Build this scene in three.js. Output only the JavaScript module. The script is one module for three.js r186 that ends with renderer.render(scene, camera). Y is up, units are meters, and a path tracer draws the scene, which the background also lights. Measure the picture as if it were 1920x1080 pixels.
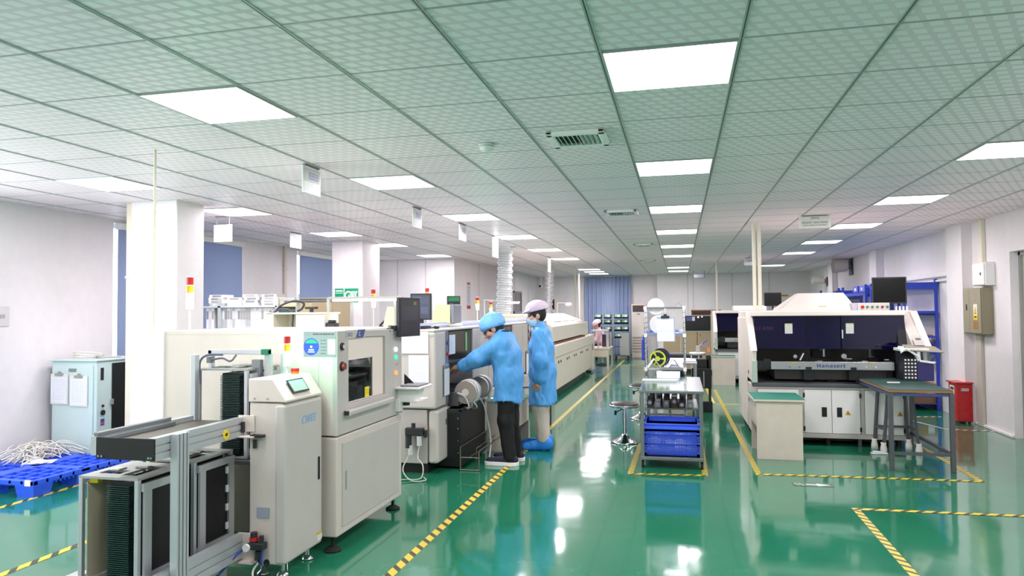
import * as THREE from 'three';
import { RoundedBoxGeometry } from 'three/addons/geometries/RoundedBoxGeometry.js';
import { mergeGeometries, mergeVertices } from 'three/addons/utils/BufferGeometryUtils.js';
import { RectAreaLightUniformsLib } from 'three/addons/lights/RectAreaLightUniformsLib.js';
import { FontLoader } from 'three/addons/loaders/FontLoader.js';
import { TextGeometry } from 'three/addons/geometries/TextGeometry.js';
import { ImprovedNoise } from 'three/addons/math/ImprovedNoise.js';

// ---------------------------------------------------------------- camera, sky, light, exposure
const scene = new THREE.Scene();
const EYE = 1.56, CEIL = 2.7;
const camera = new THREE.PerspectiveCamera(2 * Math.atan(540 / 1329) * 180 / Math.PI, 1920 / 1080, 0.05, 80);
camera.position.set(0, EYE, 0);
camera.rotation.set(0.0326, 0.2323, -0.0083, 'YXZ');
const renderer = new THREE.WebGLRenderer();
renderer.toneMapping = THREE.LinearToneMapping;
renderer.toneMappingExposure = 1.64;
renderer.shadowMap.enabled = true;
RectAreaLightUniformsLib.init();
scene.background = new THREE.Color().setRGB(2.6, 2.75, 2.8);      // overcast daylight outside the windows
const PANEL = 18.5, PANEL_GLOW = 2.2;                            // ceiling panels: light given, brightness of the diffuser
const PANEL_COLOR = new THREE.Color().setRGB(1, 0.905, 0.957);
const BACK_DAY = 1.2;
const DAY_COLOR = new THREE.Color().setRGB(0.95, 1, 1), DAY = 3.6; // sky light through the two clear windows out of view

// ---------------------------------------------------------------- helpers
let seed = 20240611;
const rnd = () => { seed |= 0; seed = seed + 0x6D2B79F5 | 0; let t = Math.imul(seed ^ seed >>> 15, 1 | seed); t = t + Math.imul(t ^ t >>> 7, 61 | t) ^ t; return ((t ^ t >>> 14) >>> 0) / 4294967296; };
const rr = (a, b) => a + (b - a) * rnd();
const PI = Math.PI, V = (x, y, z) => new THREE.Vector3(x, y, z);
const taken = {};
const numbered = n => { const k = taken[n] = (taken[n] ?? -1) + 1; return k ? n + '_' + String(k).padStart(3, '0') : n; };
const offsetOf = new Map();     // things whose parts are given in room coordinates
function thing(name, label, category, pos = [0, 0, 0], turn = 0, group) {
  const o = new THREE.Group(); o.name = numbered(name); scene.add(o);
  o.position.set(...pos); o.rotation.y = turn; o.userData = { label, category };
  if (group) o.userData.group = group;
  return o;
}
function roomThing(name, label, category, pos, group) { const o = thing(name, label, category, pos, 0, group); offsetOf.set(o, V(...pos)); return o; }
const tag = (o, label, category, group) => { o.userData.label = label; o.userData.category = category; if (group) o.userData.group = group; return o; };
function boxUV(g) {
  const p = g.attributes.position, n = g.attributes.normal, uv = new Float32Array(p.count * 2);
  for (let i = 0; i < p.count; i++) {
    const ax = Math.abs(n.getX(i)), ay = Math.abs(n.getY(i)), az = Math.abs(n.getZ(i));
    let u, v;
    if (ay >= ax && ay >= az) { u = p.getX(i); v = p.getZ(i); } else if (ax >= az) { u = p.getZ(i); v = p.getY(i); } else { u = p.getX(i); v = p.getY(i); }
    uv[2 * i] = u; uv[2 * i + 1] = v;
  }
  g.setAttribute('uv', new THREE.BufferAttribute(uv, 2));
  return g;
}
const flat = g => { g = g.index ? g.toNonIndexed() : g; for (const k of Object.keys(g.attributes)) if (!['position', 'normal', 'uv'].includes(k)) g.deleteAttribute(k); return g; };
function join(gs, keepUV) {
  gs = (Array.isArray(gs) ? gs.flat(4) : [gs]).filter(Boolean);
  if (!keepUV) gs.forEach(g => { if (g.attributes.uv) g.deleteAttribute('uv'); });
  const g = gs.length > 1 ? mergeGeometries(gs.map(flat)) : gs[0];
  return keepUV ? g : boxUV(g.index ? flat(g) : g);
}
function mesh(name, gs, mat, parent, keepUV) {
  const g = join(gs, keepUV), m = new THREE.Mesh(g, mat);
  const off = parent && offsetOf.get(parent);
  if (off) { g.translate(-off.x, -off.y, -off.z); offsetOf.set(m, off); }
  m.name = parent ? name : numbered(name);
  m.castShadow = m.receiveShadow = true;
  (parent || scene).add(m);
  return m;
}
// a thing of one mesh, given in room coordinates and re-based at pos
function single(name, label, category, gs, mat, pos = [0, 0, 0], group, keepUV) {
  const m = mesh(name, gs, mat, null, keepUV); m.geometry.translate(-pos[0], -pos[1], -pos[2]); m.position.set(...pos);
  return tag(m, label, category, group);
}
function struct(name, gs, mat, parent, keepUV) { const m = mesh(name, gs, mat, parent, keepUV); if (!parent) m.userData.kind = 'structure'; return m; }
function dup(o, pos, turn, label, group) {
  const c = o.clone(); c.name = numbered(o.name.replace(/_\d+$/, '')); scene.add(c);
  c.userData = { ...o.userData };
  if (pos) c.position.set(...pos); if (turn !== undefined) c.rotation.y = turn;
  if (label) c.userData.label = label; if (group) c.userData.group = group;
  return c;
}
function bx(x0, x1, y0, y1, z0, z1, r = 0, s = 2) {
  const w = Math.abs(x1 - x0), h = Math.abs(y1 - y0), d = Math.abs(z1 - z0);
  r = Math.min(r, w / 2.01, h / 2.01, d / 2.01);
  const g = r > 0 ? new RoundedBoxGeometry(w, h, d, s, r) : new THREE.BoxGeometry(w, h, d);
  return g.translate((x0 + x1) / 2, (y0 + y1) / 2, (z0 + z1) / 2);
}
const bc = (x, y, z, w, h, d, r = 0) => bx(x - w / 2, x + w / 2, y - h / 2, y + h / 2, z - d / 2, z + d / 2, r);
function cyl(x, y, z, r, h, axis = 'y', r2 = r, seg = 20) {
  const g = new THREE.CylinderGeometry(r2, r, h, seg);
  if (axis === 'x') g.rotateZ(-PI / 2); if (axis === 'z') g.rotateX(PI / 2);
  return g.translate(x, y, z);
}
function rod(a, b, r, seg = 10, r2 = r) {
  a = V(...a); b = V(...b); const d = b.clone().sub(a), g = new THREE.CylinderGeometry(r2, r, d.length(), seg);
  g.applyQuaternion(new THREE.Quaternion().setFromUnitVectors(V(0, 1, 0), d.normalize()));
  return g.translate((a.x + b.x) / 2, (a.y + b.y) / 2, (a.z + b.z) / 2);
}
function bar(a, b, w, h = w, r = 0) {          // square bar between two points
  a = V(...a); b = V(...b); const d = b.clone().sub(a), L = d.length();
  const g = r ? new RoundedBoxGeometry(w, h, L, 1, r) : new THREE.BoxGeometry(w, h, L);
  const m = new THREE.Matrix4().lookAt(a, b, Math.abs(d.x) + Math.abs(d.z) < 1e-6 ? V(0, 0, 1) : V(0, 1, 0));
  return g.applyMatrix4(m).translate((a.x + b.x) / 2, (a.y + b.y) / 2, (a.z + b.z) / 2);
}
const tube = (pts, r, seg = 24, rs = 8) => new THREE.TubeGeometry(new THREE.CatmullRomCurve3(pts.map(p => V(...p))), seg, r, rs, false);
const lathe = (pts, x = 0, y = 0, z = 0, seg = 28) => new THREE.LatheGeometry(pts.map(p => new THREE.Vector2(...p)), seg).translate(x, y, z);
function ex(pts, z0, z1, bevel = 0, holes) {    // polygon in x,y drawn out along z
  const s = new THREE.Shape(pts.map(p => new THREE.Vector2(...p)));
  if (holes) for (const h of holes) s.holes.push(new THREE.Path(h.map(p => new THREE.Vector2(...p))));
  const d = Math.abs(z1 - z0) - 2 * bevel;
  return new THREE.ExtrudeGeometry(s, { depth: d, bevelEnabled: bevel > 0, bevelSize: bevel, bevelOffset: -bevel, bevelThickness: bevel, bevelSegments: 2, curveSegments: 12 }).translate(0, 0, Math.min(z0, z1) + bevel);
}
function exX(pts, x0, x1, bevel = 0, holes) {   // polygon in z,y drawn out along x
  const f = a => a.map(([z, y]) => [-z, y]);
  return ex(f(pts), x0, x1, bevel, holes && holes.map(f)).rotateY(PI / 2);
}
const sphere = (x, y, z, r, sx = 1, sy = 1, sz = 1, seg = 20) => new THREE.SphereGeometry(r, seg, Math.round(seg * .7)).scale(sx, sy, sz).translate(x, y, z);
// point seen at a photo pixel, on the plane z = const, x = const or y = const of the room
const CAMQ = new THREE.Quaternion().setFromEuler(camera.rotation);
const pixelRay = (px, py) => V((px - 960) / 1329, (540 - py) / 1329, -1).applyQuaternion(CAMQ);
const atZ = (px, py, z) => { const d = pixelRay(px, py).multiplyScalar(1); const t = z / d.z; return [d.x * t, EYE + d.y * t, z]; };
const atX = (px, py, x) => { const d = pixelRay(px, py); const t = x / d.x; return [x, EYE + d.y * t, d.z * t]; };
const atY = (px, py, y) => { const d = pixelRay(px, py); const t = (y - EYE) / d.y; return [d.x * t, y, d.z * t]; };

const fontBold = await new FontLoader().loadAsync('fonts/droid/droid_sans_bold.typeface.json');
// raised letters, centred, facing +z; the width they fill is given
function letters(text, w, depth = .0015, slant = 0) {
  const g = new TextGeometry(text, { font: fontBold, size: 1, depth: .1, curveSegments: 4, bevelEnabled: false }); g.computeBoundingBox(); const b = g.boundingBox, s = w / (b.max.x - b.min.x);
  g.translate(-(b.min.x + b.max.x) / 2, -(b.min.y + b.max.y) / 2, 0); if (slant) g.applyMatrix4(new THREE.Matrix4().makeShear(0, 0, slant, 0, 0, 0)); return g.scale(s, s, depth / .1);
}

// ---------------------------------------------------------------- textures
const perlin = new ImprovedNoise();
function dataTex(n, f, srgb, rep = 1, m = n) {
  const d = new Uint8Array(n * m * 4);
  for (let j = 0; j < m; j++) for (let i = 0; i < n; i++) { const c = f(i / n, j / m); const k = 4 * (j * n + i); for (let q = 0; q < 3; q++) d[k + q] = Math.max(0, Math.min(255, Math.round(255 * (c.length ? c[q] : c)))); d[k + 3] = 255; }
  const t = new THREE.DataTexture(d, n, m); t.wrapS = t.wrapT = THREE.RepeatWrapping; t.magFilter = THREE.LinearFilter; t.minFilter = THREE.LinearMipmapLinearFilter; t.generateMipmaps = true;
  if (srgb) t.colorSpace = THREE.SRGBColorSpace; t.repeat.set(rep, rep); t.needsUpdate = true; return t;
}
// seamless noise in 0..1
function tn(u, v, f, s = 0) { const a = u * 2 * PI, b = v * 2 * PI, R = f / (2 * PI); return .5 + .5 * (perlin.noise(R * Math.cos(a) + s + 7.1, R * Math.sin(a) + 3.3, R * Math.cos(b) + s) + .6 * perlin.noise(R * Math.sin(b) * 1.3 + s + 1.7, R * Math.cos(a) * 1.1, R * Math.sin(a) + 9 + R * Math.cos(b))); }
const paintMap = dataTex(256, (u, v) => .965 + .03 * tn(u, v, 7, 2) + .012 * tn(u, v, 40, 5), true, .8);
const paintRough = dataTex(256, (u, v) => .82 + .18 * tn(u, v, 12, 9), false, .8);
function canvasTex(w, h, draw) {
  const c = document.createElement('canvas'); c.width = w; c.height = h; const g = c.getContext('2d'); draw(g, w, h);
  const t = new THREE.CanvasTexture(c); t.colorSpace = THREE.SRGBColorSpace; return t;
}
// ---------------------------------------------------------------- materials
const std = (color, roughness = .5, o = {}) => new THREE.MeshStandardMaterial({ color, roughness, ...o });
const paint = (color, roughness = .45) => std(color, roughness, { map: paintMap, roughnessMap: paintRough });
const metal = (color, roughness = .3, o = {}) => std(color, roughness, { metalness: 1, ...o });
const brushed = dataTex(256, (u, v) => .75 + .25 * tn(u * 1, v, 90, 4) * (.7 + .3 * tn(u, v, 6, 1)), false, 2);
const M = {
  printerCream: paint('#d3c9c1'), printerWarm: paint('#dacfc6'), printerGrey: paint('#c2bdb7'), cream: paint('#e0d7cf'), creamWarm: paint('#e6dcd3'), greyBeige: paint('#d2cdc7'), grey: paint('#b9b4ae'), machineGrey: paint('#cdc6c0'), oven: paint('#e8e0cf', .35),
  white: paint('#f0eeec'), whitePlastic: std('#f1f1ef', .35), offwhite: std('#e9e6df', .5), paper: std('#eef0f6', .8), black: std('#131418', .45), blackMat: std('#08080b', .6), charcoal: std('#26282c', .5), dark: std('#1a1b20', .35),
  alu: std('#c6c8cc', .4, { metalness: .55 }), aluDark: std('#83868b', .45, { metalness: .5 }), chrome: metal('#dcdde0', .08), steel: std('#b9bbbc', .3, { metalness: .75 }), cartSteel: std('#858a8c', .32, { metalness: .7 }), steelDull: std('#5f6166', .45, { metalness: .5 }), zinc: std('#a8aaa6', .5, { metalness: .5 }),
  rubber: std('#17171a', .8), blueCrate: std('#4166f0', .42), bluePallet: std('#2f5cf0', .4), blueRack: paint('#2443b8', .4), green: std('#147a58', .6), greenMat: std('#177460', .7), greenDark: std('#123d36', .6),
  red: paint('#c3181f', .3), redLens: std('#c01e22', .25), amberLens: std('#f0a216', .25), paleCyan: paint('#cfe4e4', .4), olive: paint('#8f886f', .4), beigeCab: paint('#cbb694', .5), laminate: null, cardboard: null, brown: std('#7a5535', .7),
  purple: std('#2b2560', .35), bluewhite: std('#b9c3ea', .4), orange: std('#f06a1c', .4), yellow: std('#f2d320', .5), lime: std('#d7e84e', .4), skin: std('#d4a285', .55), skin2: std('#c9967a', .55), hair: std('#17130f', .7),
  glassDark: new THREE.MeshPhysicalMaterial({ color: '#100c40', roughness: .04, transmission: .5, thickness: 0, ior: 1.5, specularIntensity: 1 }),
  glass: new THREE.MeshPhysicalMaterial({ color: '#f4f6f6', roughness: .02, transmission: 1, thickness: 0, ior: 1.5 }),
  smoked: new THREE.MeshPhysicalMaterial({ color: '#39363a', roughness: .07, transmission: .6, thickness: 0, ior: 1.5 }),
  tintClear: new THREE.MeshPhysicalMaterial({ color: '#f3e6dd', roughness: .05, transmission: .8, thickness: 0, ior: 1.45 }),
};
const woodTex = (a, b, sc) => dataTex(512, (u, v) => { const k = tn(u * 1, v, 6, 3), g = .5 + .5 * Math.sin((u * 46 + 3 * tn(u, v, 3, 6)) * 2 * PI) * .5 + .3 * (tn(u, v, 60, 8) - .5); const t = Math.min(1, Math.max(0, g * .6 + k * .5 - .1)); return [0, 1, 2].map(i => a[i] + (b[i] - a[i]) * t); }, true, sc);
M.laminate = std('#ffffff', .5, { map: woodTex([.80, .75, .69], [.87, .83, .78], 1.6) });
M.cardboard = std('#ffffff', .85, { map: dataTex(256, (u, v) => { const k = .9 + .1 * tn(u, v, 20, 2); return [.70 * k, .51 * k, .33 * k]; }, true, 2) });
M.cloth = std('#ffffff', .75, { map: dataTex(256, (u, v) => { const k = .93 + .07 * tn(u, v, 60, 1); return [.65 * k, .71 * k, .84 * k]; }, true, 2) });
const wallTex = dataTex(512, (u, v) => { const k = .95 + .035 * tn(u, v, 5, 12) + .02 * tn(u, v, 26, 3) + .01 * tn(u, v, 90, 7); return [.935 * k, .915 * k, .925 * k]; }, true, .4);
M.wall = std('#ffffff', .75, { map: wallTex, bumpMap: dataTex(256, (u, v) => tn(u, v, 60, 2), false, 2), bumpScale: .0006 });
M.column = std('#ffffff', .6, { map: wallTex });

// flat print: a thin card with its own picture
function card(name, w, h, draw, parent, pos, rot = [0, 0, 0], px = 256, rough = .6) {
  const t = canvasTex(px, Math.max(8, Math.round(px * h / w)), draw);
  const m = new THREE.Mesh(new THREE.BoxGeometry(w, h, .0016), std('#ffffff', rough, { map: t }));
  m.name = parent ? name : numbered(name); m.castShadow = m.receiveShadow = true;
  const off = parent && offsetOf.get(parent);
  m.position.set(...pos); if (off) m.position.sub(off); m.rotation.set(...rot, 'YXZ'); (parent || scene).add(m); return m;
}
const textLines = (g, x, y, w, n, dy, col = '#556', th = 2) => { g.fillStyle = col; for (let k = 0; k < n; k++) { let q = x; while (q < x + w) { const l = Math.min(rr(5, 22), x + w - q); g.fillRect(q, y + k * dy, l, th); q += l + rr(3, 7); } } };
const sheet = (g, w, h, n = 14) => { g.fillStyle = '#eef0f8'; g.fillRect(0, 0, w, h); textLines(g, w * .1, h * .08, w * .8, n, h * .84 / n, '#c6cbdb', Math.max(1.5, h * .012)); };
const HR = (w, h, r) => { const s = new THREE.Shape(); s.moveTo(-w / 2 + r, -h / 2); s.lineTo(w / 2 - r, -h / 2); s.absarc(w / 2 - r, -h / 2 + r, r, -PI / 2, 0); s.lineTo(w / 2, h / 2 - r); s.absarc(w / 2 - r, h / 2 - r, r, 0, PI / 2); s.lineTo(-w / 2 + r, h / 2); s.absarc(-w / 2 + r, h / 2 - r, r, PI / 2, PI); s.lineTo(-w / 2, -h / 2 + r); s.absarc(-w / 2 + r, -h / 2 + r, r, PI, 1.5 * PI); return s; };
// ---------------------------------------------------------------- the room
const XL = -6.6, XR = 3.85, ZN = 4, ZF = -23.6, ZA = -14.5, XA = -4.7;
const floorMat = new THREE.MeshPhysicalMaterial({ color: '#ffffff', roughness: .11, specularIntensity: 1, clearcoat: .35, clearcoatRoughness: .05,
  map: dataTex(512, (u, v) => { const k = .9 + .14 * tn(u, v, 4, 3) + .05 * tn(u, v, 22, 8) + .025 * tn(u, v, 120, 1); return [.125 * k, .455 * k, .335 * k]; }, true, .2),
  roughnessMap: dataTex(512, (u, v) => .62 + .38 * tn(u, v, 9, 4) + .1 * tn(u, v, 60, 2), false, .33),
  bumpMap: dataTex(512, (u, v) => .7 * tn(u, v, 8, 6) + .3 * tn(u, v, 22, 1), false, .25), bumpScale: .0032 });
const floor = struct('floor', bx(XL - .24, XR + .24, -.2, 0, ZF - .24, ZN + .24), floorMat);
const win = [[-1.0, -4.7, .85, 2.5], [-7.15, -9.73, .85, 2.66], [-11.34, -13.7, .85, 2.66]];     // openings in the left wall
{
  const g = []; let z = ZN + .24;
  for (const [a, b, y0, y1] of win) { g.push(bx(XL - .24, XL, 0, CEIL + .3, z, a), bx(XL - .24, XL, 0, y0, a, b), bx(XL - .24, XL, y1, CEIL + .3, a, b)); z = b; }
  g.push(bx(XL - .24, XL, 0, CEIL + .3, z, ZA));
  struct('wall_left', g, M.wall);
  win.forEach(([a, b, y0, y1], k) => {
    const w = struct('window_' + (k + 1), [bx(XL - .16, XL - .1, y0, y0 + .05, a, b), bx(XL - .16, XL - .1, y1 - .05, y1, a, b), ...[a - .025, (2 * a + b) / 3, (a + 2 * b) / 3, b + .025].map(q => bx(XL - .16, XL - .1, y0, y1, q - .025, q + .025))], M.alu);
    for (let q = 0; q < 3; q++) { const p = struct('pane', bx(XL - .134, XL - .13, y0 + .05, y1 - .05, a + (b - a) * q / 3 - .025, a + (b - a) * (q + 1) / 3 + .025), M.glass, w); p.castShadow = false; }
    struct('window_sill', bx(XL - .1, XL + .03, y0 - .04, y0, a + .03, b - .03, .006), M.white, w);
  });
}
struct('wall_alcove', [bx(XL - .24, XA, 0, CEIL + .3, ZA, ZA - .2)], M.wall);
struct('wall_left_far', [bx(XA - .2, XA, 0, CEIL + .3, ZA - .2, ZF - .24)], M.wall);
struct('wall_far', [bx(XA, XR + .24, 0, CEIL + .3, ZF, ZF - .24), bx(-.7, XR, 0, CEIL + .02, ZF + .4, ZF)], M.wall);
const BW = [-6.2, -2.6, .85, 2.5];           // clear window in the wall behind the camera
struct('wall_back', [bx(XL, BW[0], 0, CEIL + .3, ZN, ZN + .24), bx(BW[1], XR, 0, CEIL + .3, ZN, ZN + .24), bx(BW[0], BW[1], 0, BW[2], ZN, ZN + .24), bx(BW[0], BW[1], BW[3], CEIL + .3, ZN, ZN + .24)], M.wall);
{ const w = struct('window_4', [bx(BW[0], BW[1], BW[2], BW[2] + .05, ZN + .1, ZN + .16), bx(BW[0], BW[1], BW[3] - .05, BW[3], ZN + .1, ZN + .16), ...[BW[0] + .025, -5, -3.8, BW[1] - .025].map(x => bx(x - .025, x + .025, BW[2], BW[3], ZN + .1, ZN + .16))], M.alu);
  for (const [a, b] of [[BW[0], -5], [-5, -3.8], [-3.8, BW[1]]]) struct('pane', bx(a + .025, b - .025, BW[2] + .05, BW[3] - .05, ZN + .13, ZN + .134), M.glass, w);
  const l = new THREE.RectAreaLight(DAY_COLOR, BACK_DAY, BW[1] - BW[0] - .1, BW[3] - BW[2] - .1); l.name = 'window_daylight_back'; l.position.set((BW[0] + BW[1]) / 2, (BW[2] + BW[3]) / 2, ZN + .09); scene.add(l); }
const DZ0 = -9.62, DZ1 = -8.5, DH = 2.22;
struct('wall_right', [bx(XR, XR + .24, 0, CEIL + .3, ZN, DZ1), bx(XR, XR + .24, DH, CEIL + .3, DZ1, DZ0), bx(XR, XR + .24, 0, CEIL + .3, DZ0, ZF),
], M.wall);
[[-10.72, -11.3], [-15.0, -15.5], [-19.1, -19.6]].forEach(([a, b], k) => struct('pilaster_' + (k + 1), bx(3.72, XR, 0, CEIL + .02, a, b), M.wall));
{
  const d = struct('door_1', [bx(XR + .12, XR + .17, .01, DH - .04, DZ1 - .04, DZ0 + .04, .004)], paint('#cbc4bb', .5));
  struct('door_frame', [bx(XR + .09, XR + .2, 0, DH, DZ0, DZ0 + .045), bx(XR + .09, XR + .2, 0, DH, DZ1, DZ1 - .045), bx(XR + .09, XR + .2, DH - .045, DH, DZ0, DZ1)], M.zinc, d);
  struct('door_handle', [cyl(XR + .1, 1.02, DZ1 - .14, .012, .06, 'x'), bx(XR + .065, XR + .08, 1.0, 1.03, DZ1 - .26, DZ1 - .13, .005)], M.steel, d);
}
struct('baseboard_right', [bx(XR - .035, XR, 0, .035, ZN, DZ1, .008), bx(XR - .035, XR, 0, .035, DZ0, -10.7, .008)], M.white);
struct('baseboard_left', [bx(XL, XL + .015, 0, .1, ZN, ZA, .004)], M.white);
struct('baseboard_far', [bx(XA, -.7, 0, .1, ZF, ZF + .015, .004), bx(-.7, XR, 0, .1, ZF + .4, ZF + .415, .004)], M.white);
// panel joints of the partition walls
struct('trim_1', [...[-16.4, -18.3, -20.2, -22.1].map(z => bx(XA, XA + .006, .1, CEIL, z - .012, z + .012)), ...[-6, -5.35].map(x => bx(x - .012, x + .012, .1, CEIL, ZA, ZA + .006)), ...[.25, .42, 1.6, 2.7].map(x => bx(x - .012, x + .012, .1, CEIL, ZF + .4, ZF + .406))], paint('#cfc6c6', .6));

// ceiling: grid of square tiles between slotted runners
const gx = i => (i - .5494) * .6, gz = j => -(j + 5.15) * .6;
const lampCells = [[0, [-4, 0, 4, 8, 12, 16, 20, 27, 30]], [4, [-4, 0, 4, 8, 12, 16, 20, 27]], [-4, [-4, 0, 4, 8, 12, 16, 20, 27, 29, 31]], [-8, [-4, 3, 6, 10, 13, 17]]].flatMap(([i, js]) => js.map(j => [i, j]));
const isLamp = new Set(lampCells.map(c => c.join()));
const cellF = (u, v) => { const n = 8, r = Math.floor(v * n), f = v * n - r; let q = u * n + (r % 2 ? .5 : 0) + .45 * (f - .5); q -= Math.floor(q); return q > .17 && q < .83 && f > .16 && f < .84 ? 1 : 0; };
const tileTex = dataTex(512, (u, v) => { const c = cellF(u, v); const k = .985 + .015 * tn(u, v, 30, 5); return [(.935 + .065 * c) * k, (.872 + .085 * c) * k, (.9 + .08 * c) * k]; }, true, 1 / .6);
const tileRough = dataTex(256, (u, v) => cellF(u, v) ? .34 : .7, false, 1 / .6);
const tileMat = new THREE.MeshStandardMaterial({ color: '#ffffff', roughness: 1, map: tileTex, roughnessMap: tileRough });
for (const t of [tileTex, tileRough]) t.offset.set(.5, .5);
const ceiling = struct('ceiling', bx(XL - .24, XR + .24, CEIL + .14, CEIL + .3, ZF - .24, ZN + .24), M.wall);
{
  const tileGeo = boxUV(new THREE.BoxGeometry(.586, .012, .586)), rest = [];
  const i0 = -11, i1 = 7, j0 = -12, j1 = 34;
  const inView = (x, z) => { const p = V(x, CEIL, z).project(camera); return z < -1 && Math.abs(p.x) < 1.12 && Math.abs(p.y) < 1.25; };
  camera.updateMatrixWorld(); camera.updateProjectionMatrix();
  for (let i = i0; i <= i1; i++) for (let j = j0; j <= j1; j++) {
    if (isLamp.has(i + ',' + j)) continue;
    const x = gx(i + .5), z = gz(j + .5); if (x < XL - .2 || x > XR + .2) continue;
    if (z > -10.4 && inView(x, z)) { const m = new THREE.Mesh(tileGeo, tileMat); m.name = 'ceiling_tile'; m.position.set(x, CEIL + .006, z); m.castShadow = m.receiveShadow = true; ceiling.add(m); }
    else rest.push(tileGeo.clone().translate(x, CEIL + .006, z));
  }
  const m = new THREE.Mesh(mergeGeometries(rest), tileMat); m.name = 'ceiling_tile_field'; m.userData.kind = 'stuff'; m.castShadow = m.receiveShadow = true; ceiling.add(m);
  const rail = std('#b3b8b6', .4, { metalness: .3 }), slot = std('#5a605e', .6);
  for (let i = i0 + 1; i <= i1; i++) {
    const x = gx(i), r = struct('ceiling_runner', [bx(x - .01, x - .0025, CEIL - .004, CEIL + .03, ZF, ZN), bx(x + .0025, x + .01, CEIL - .004, CEIL + .03, ZF, ZN)], rail, ceiling);
    struct('runner_slot', bx(x - .0025, x + .0025, CEIL - .001, CEIL + .02, ZF, ZN), slot, r);
  }
  for (let j = j0; j <= j1 + 1; j++) { const z = gz(j); if (z < ZF || z > ZN) continue; struct('ceiling_cross_tee', bx(XL, XR, CEIL - .0015, CEIL + .03, z - .005, z + .005), rail, ceiling); }
}
// lamp panels
{
  const frameG = [bx(-.29, .29, -.006, .02, -.29, -.283), bx(-.29, .29, -.006, .02, .283, .29), bx(-.29, -.283, -.006, .02, -.283, .283), bx(.283, .29, -.006, .02, -.283, .283)];
  const diffMat = std('#ffffff', .6, { emissive: '#ffffff', emissiveIntensity: PANEL_GLOW });
  const fg = join(frameG), dg = boxUV(new THREE.BoxGeometry(.566, .01, .566));
  const where = { '0': 'over the middle aisle', '4': 'over the insertion machine side', '-4': 'above the machine line', '-8': 'above the columns by the windows' };
  for (const [i, j] of lampCells) {
    const t = thing('ceiling_light', 'square white LED panel light ' + where[i], 'ceiling light', [gx(i + .5), CEIL - .002, gz(j + .5)], 0, 'ceiling panel lights ' + where[i]);
    for (const [n, g, m] of [['frame', fg, M.alu], ['diffuser', dg, diffMat]]) { const q = new THREE.Mesh(g, m); q.name = n; q.castShadow = q.receiveShadow = true; t.add(q); }
    const l = new THREE.RectAreaLight(PANEL_COLOR, PANEL, .54, .54); l.name = 'panel_light'; l.position.y = -.012; l.rotation.x = -PI / 2; t.add(l);
  }
}
{ // daylight entering the clear window beside the camera
  const [a, b, y0, y1] = win[0];
  const l = new THREE.RectAreaLight(DAY_COLOR, DAY, Math.abs(b - a) - .1, y1 - y0 - .1); l.name = 'window_daylight'; l.position.set(XL - .09, (y0 + y1) / 2, (a + b) / 2); l.rotation.y = -PI / 2; scene.add(l);
}
// columns
function column(x0, x1, z0, z1, label) {
  const o = roomThing('column', label, 'column', [(x0 + x1) / 2, 0, (z0 + z1) / 2]);
  mesh('shaft', bx(x0, x1, 0, CEIL + .01, z0, z1, .012), M.column, o); mesh('skirting', bx(x0 - .01, x1 + .01, 0, .1, z0 + .01, z1 - .01, .004), M.white, o);
  return o;
}
const col1 = column(-5.42, -4.88, -6.1, -6.52, 'white square column beside the pale cabinet with clipboards'), col2 = column(-5.38, -4.85, -10.3, -10.95, 'white square column bearing a green wall sign');
mesh('cable_duct', [bx(-5.53, -5.42, 0, CEIL, -6.16, -6.28, .006), bx(-5.535, -5.415, 1.93, 1.95, -6.15, -6.29)], paint('#e6dcc8', .5), col1);
card('sign_panel', .15, .22, (g, w, h) => { g.fillStyle = '#0b9a6c'; g.fillRect(0, 0, w, h); g.fillStyle = '#d8fff0'; g.fillRect(w * .08, h * .12, w * .84, h * .1); g.fillRect(w * .08, h * .3, w * .84, h * .05); g.fillRect(w * .1, h * .82, w * .8, h * .04); }, col2, [-5.25, 1.83, -10.297], [0, 0, 0], 128);
card('sign_panel', .235, .22, (g, w, h) => { g.fillStyle = '#0b9a6c'; g.fillRect(0, 0, w, h); g.strokeStyle = '#f4fffa'; g.lineWidth = h * .11; g.beginPath(); g.arc(w * .28, h * .5, h * .26, PI * .85, PI * 2.1); g.stroke(); g.beginPath(); g.moveTo(w * .2, h * .86); g.lineTo(w * .32, h * .55); g.lineTo(w * .42, h * .88); g.stroke(); for (const q of [.58, .74, .9]) { g.beginPath(); g.moveTo(w * q, h * .2); g.lineTo(w * (q - .12), h * .45); g.lineTo(w * q, h * .8); g.stroke(); } }, col2, [-5.04, 1.83, -10.297], [0, 0, 0], 160);
single('water_pipe', 'slim white pipe running down the wall between the two blue blinds', 'pipe', [cyl(XL + .04, CEIL / 2, -10.9, .028, CEIL, 'y'), ...[.6, 1.5, 2.3].map(y => bx(XL, XL + .075, y, y + .03, -10.94, -10.86, .004))], paint('#e3d8cf', .4), [XL + .04, 0, -10.9]);
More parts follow.
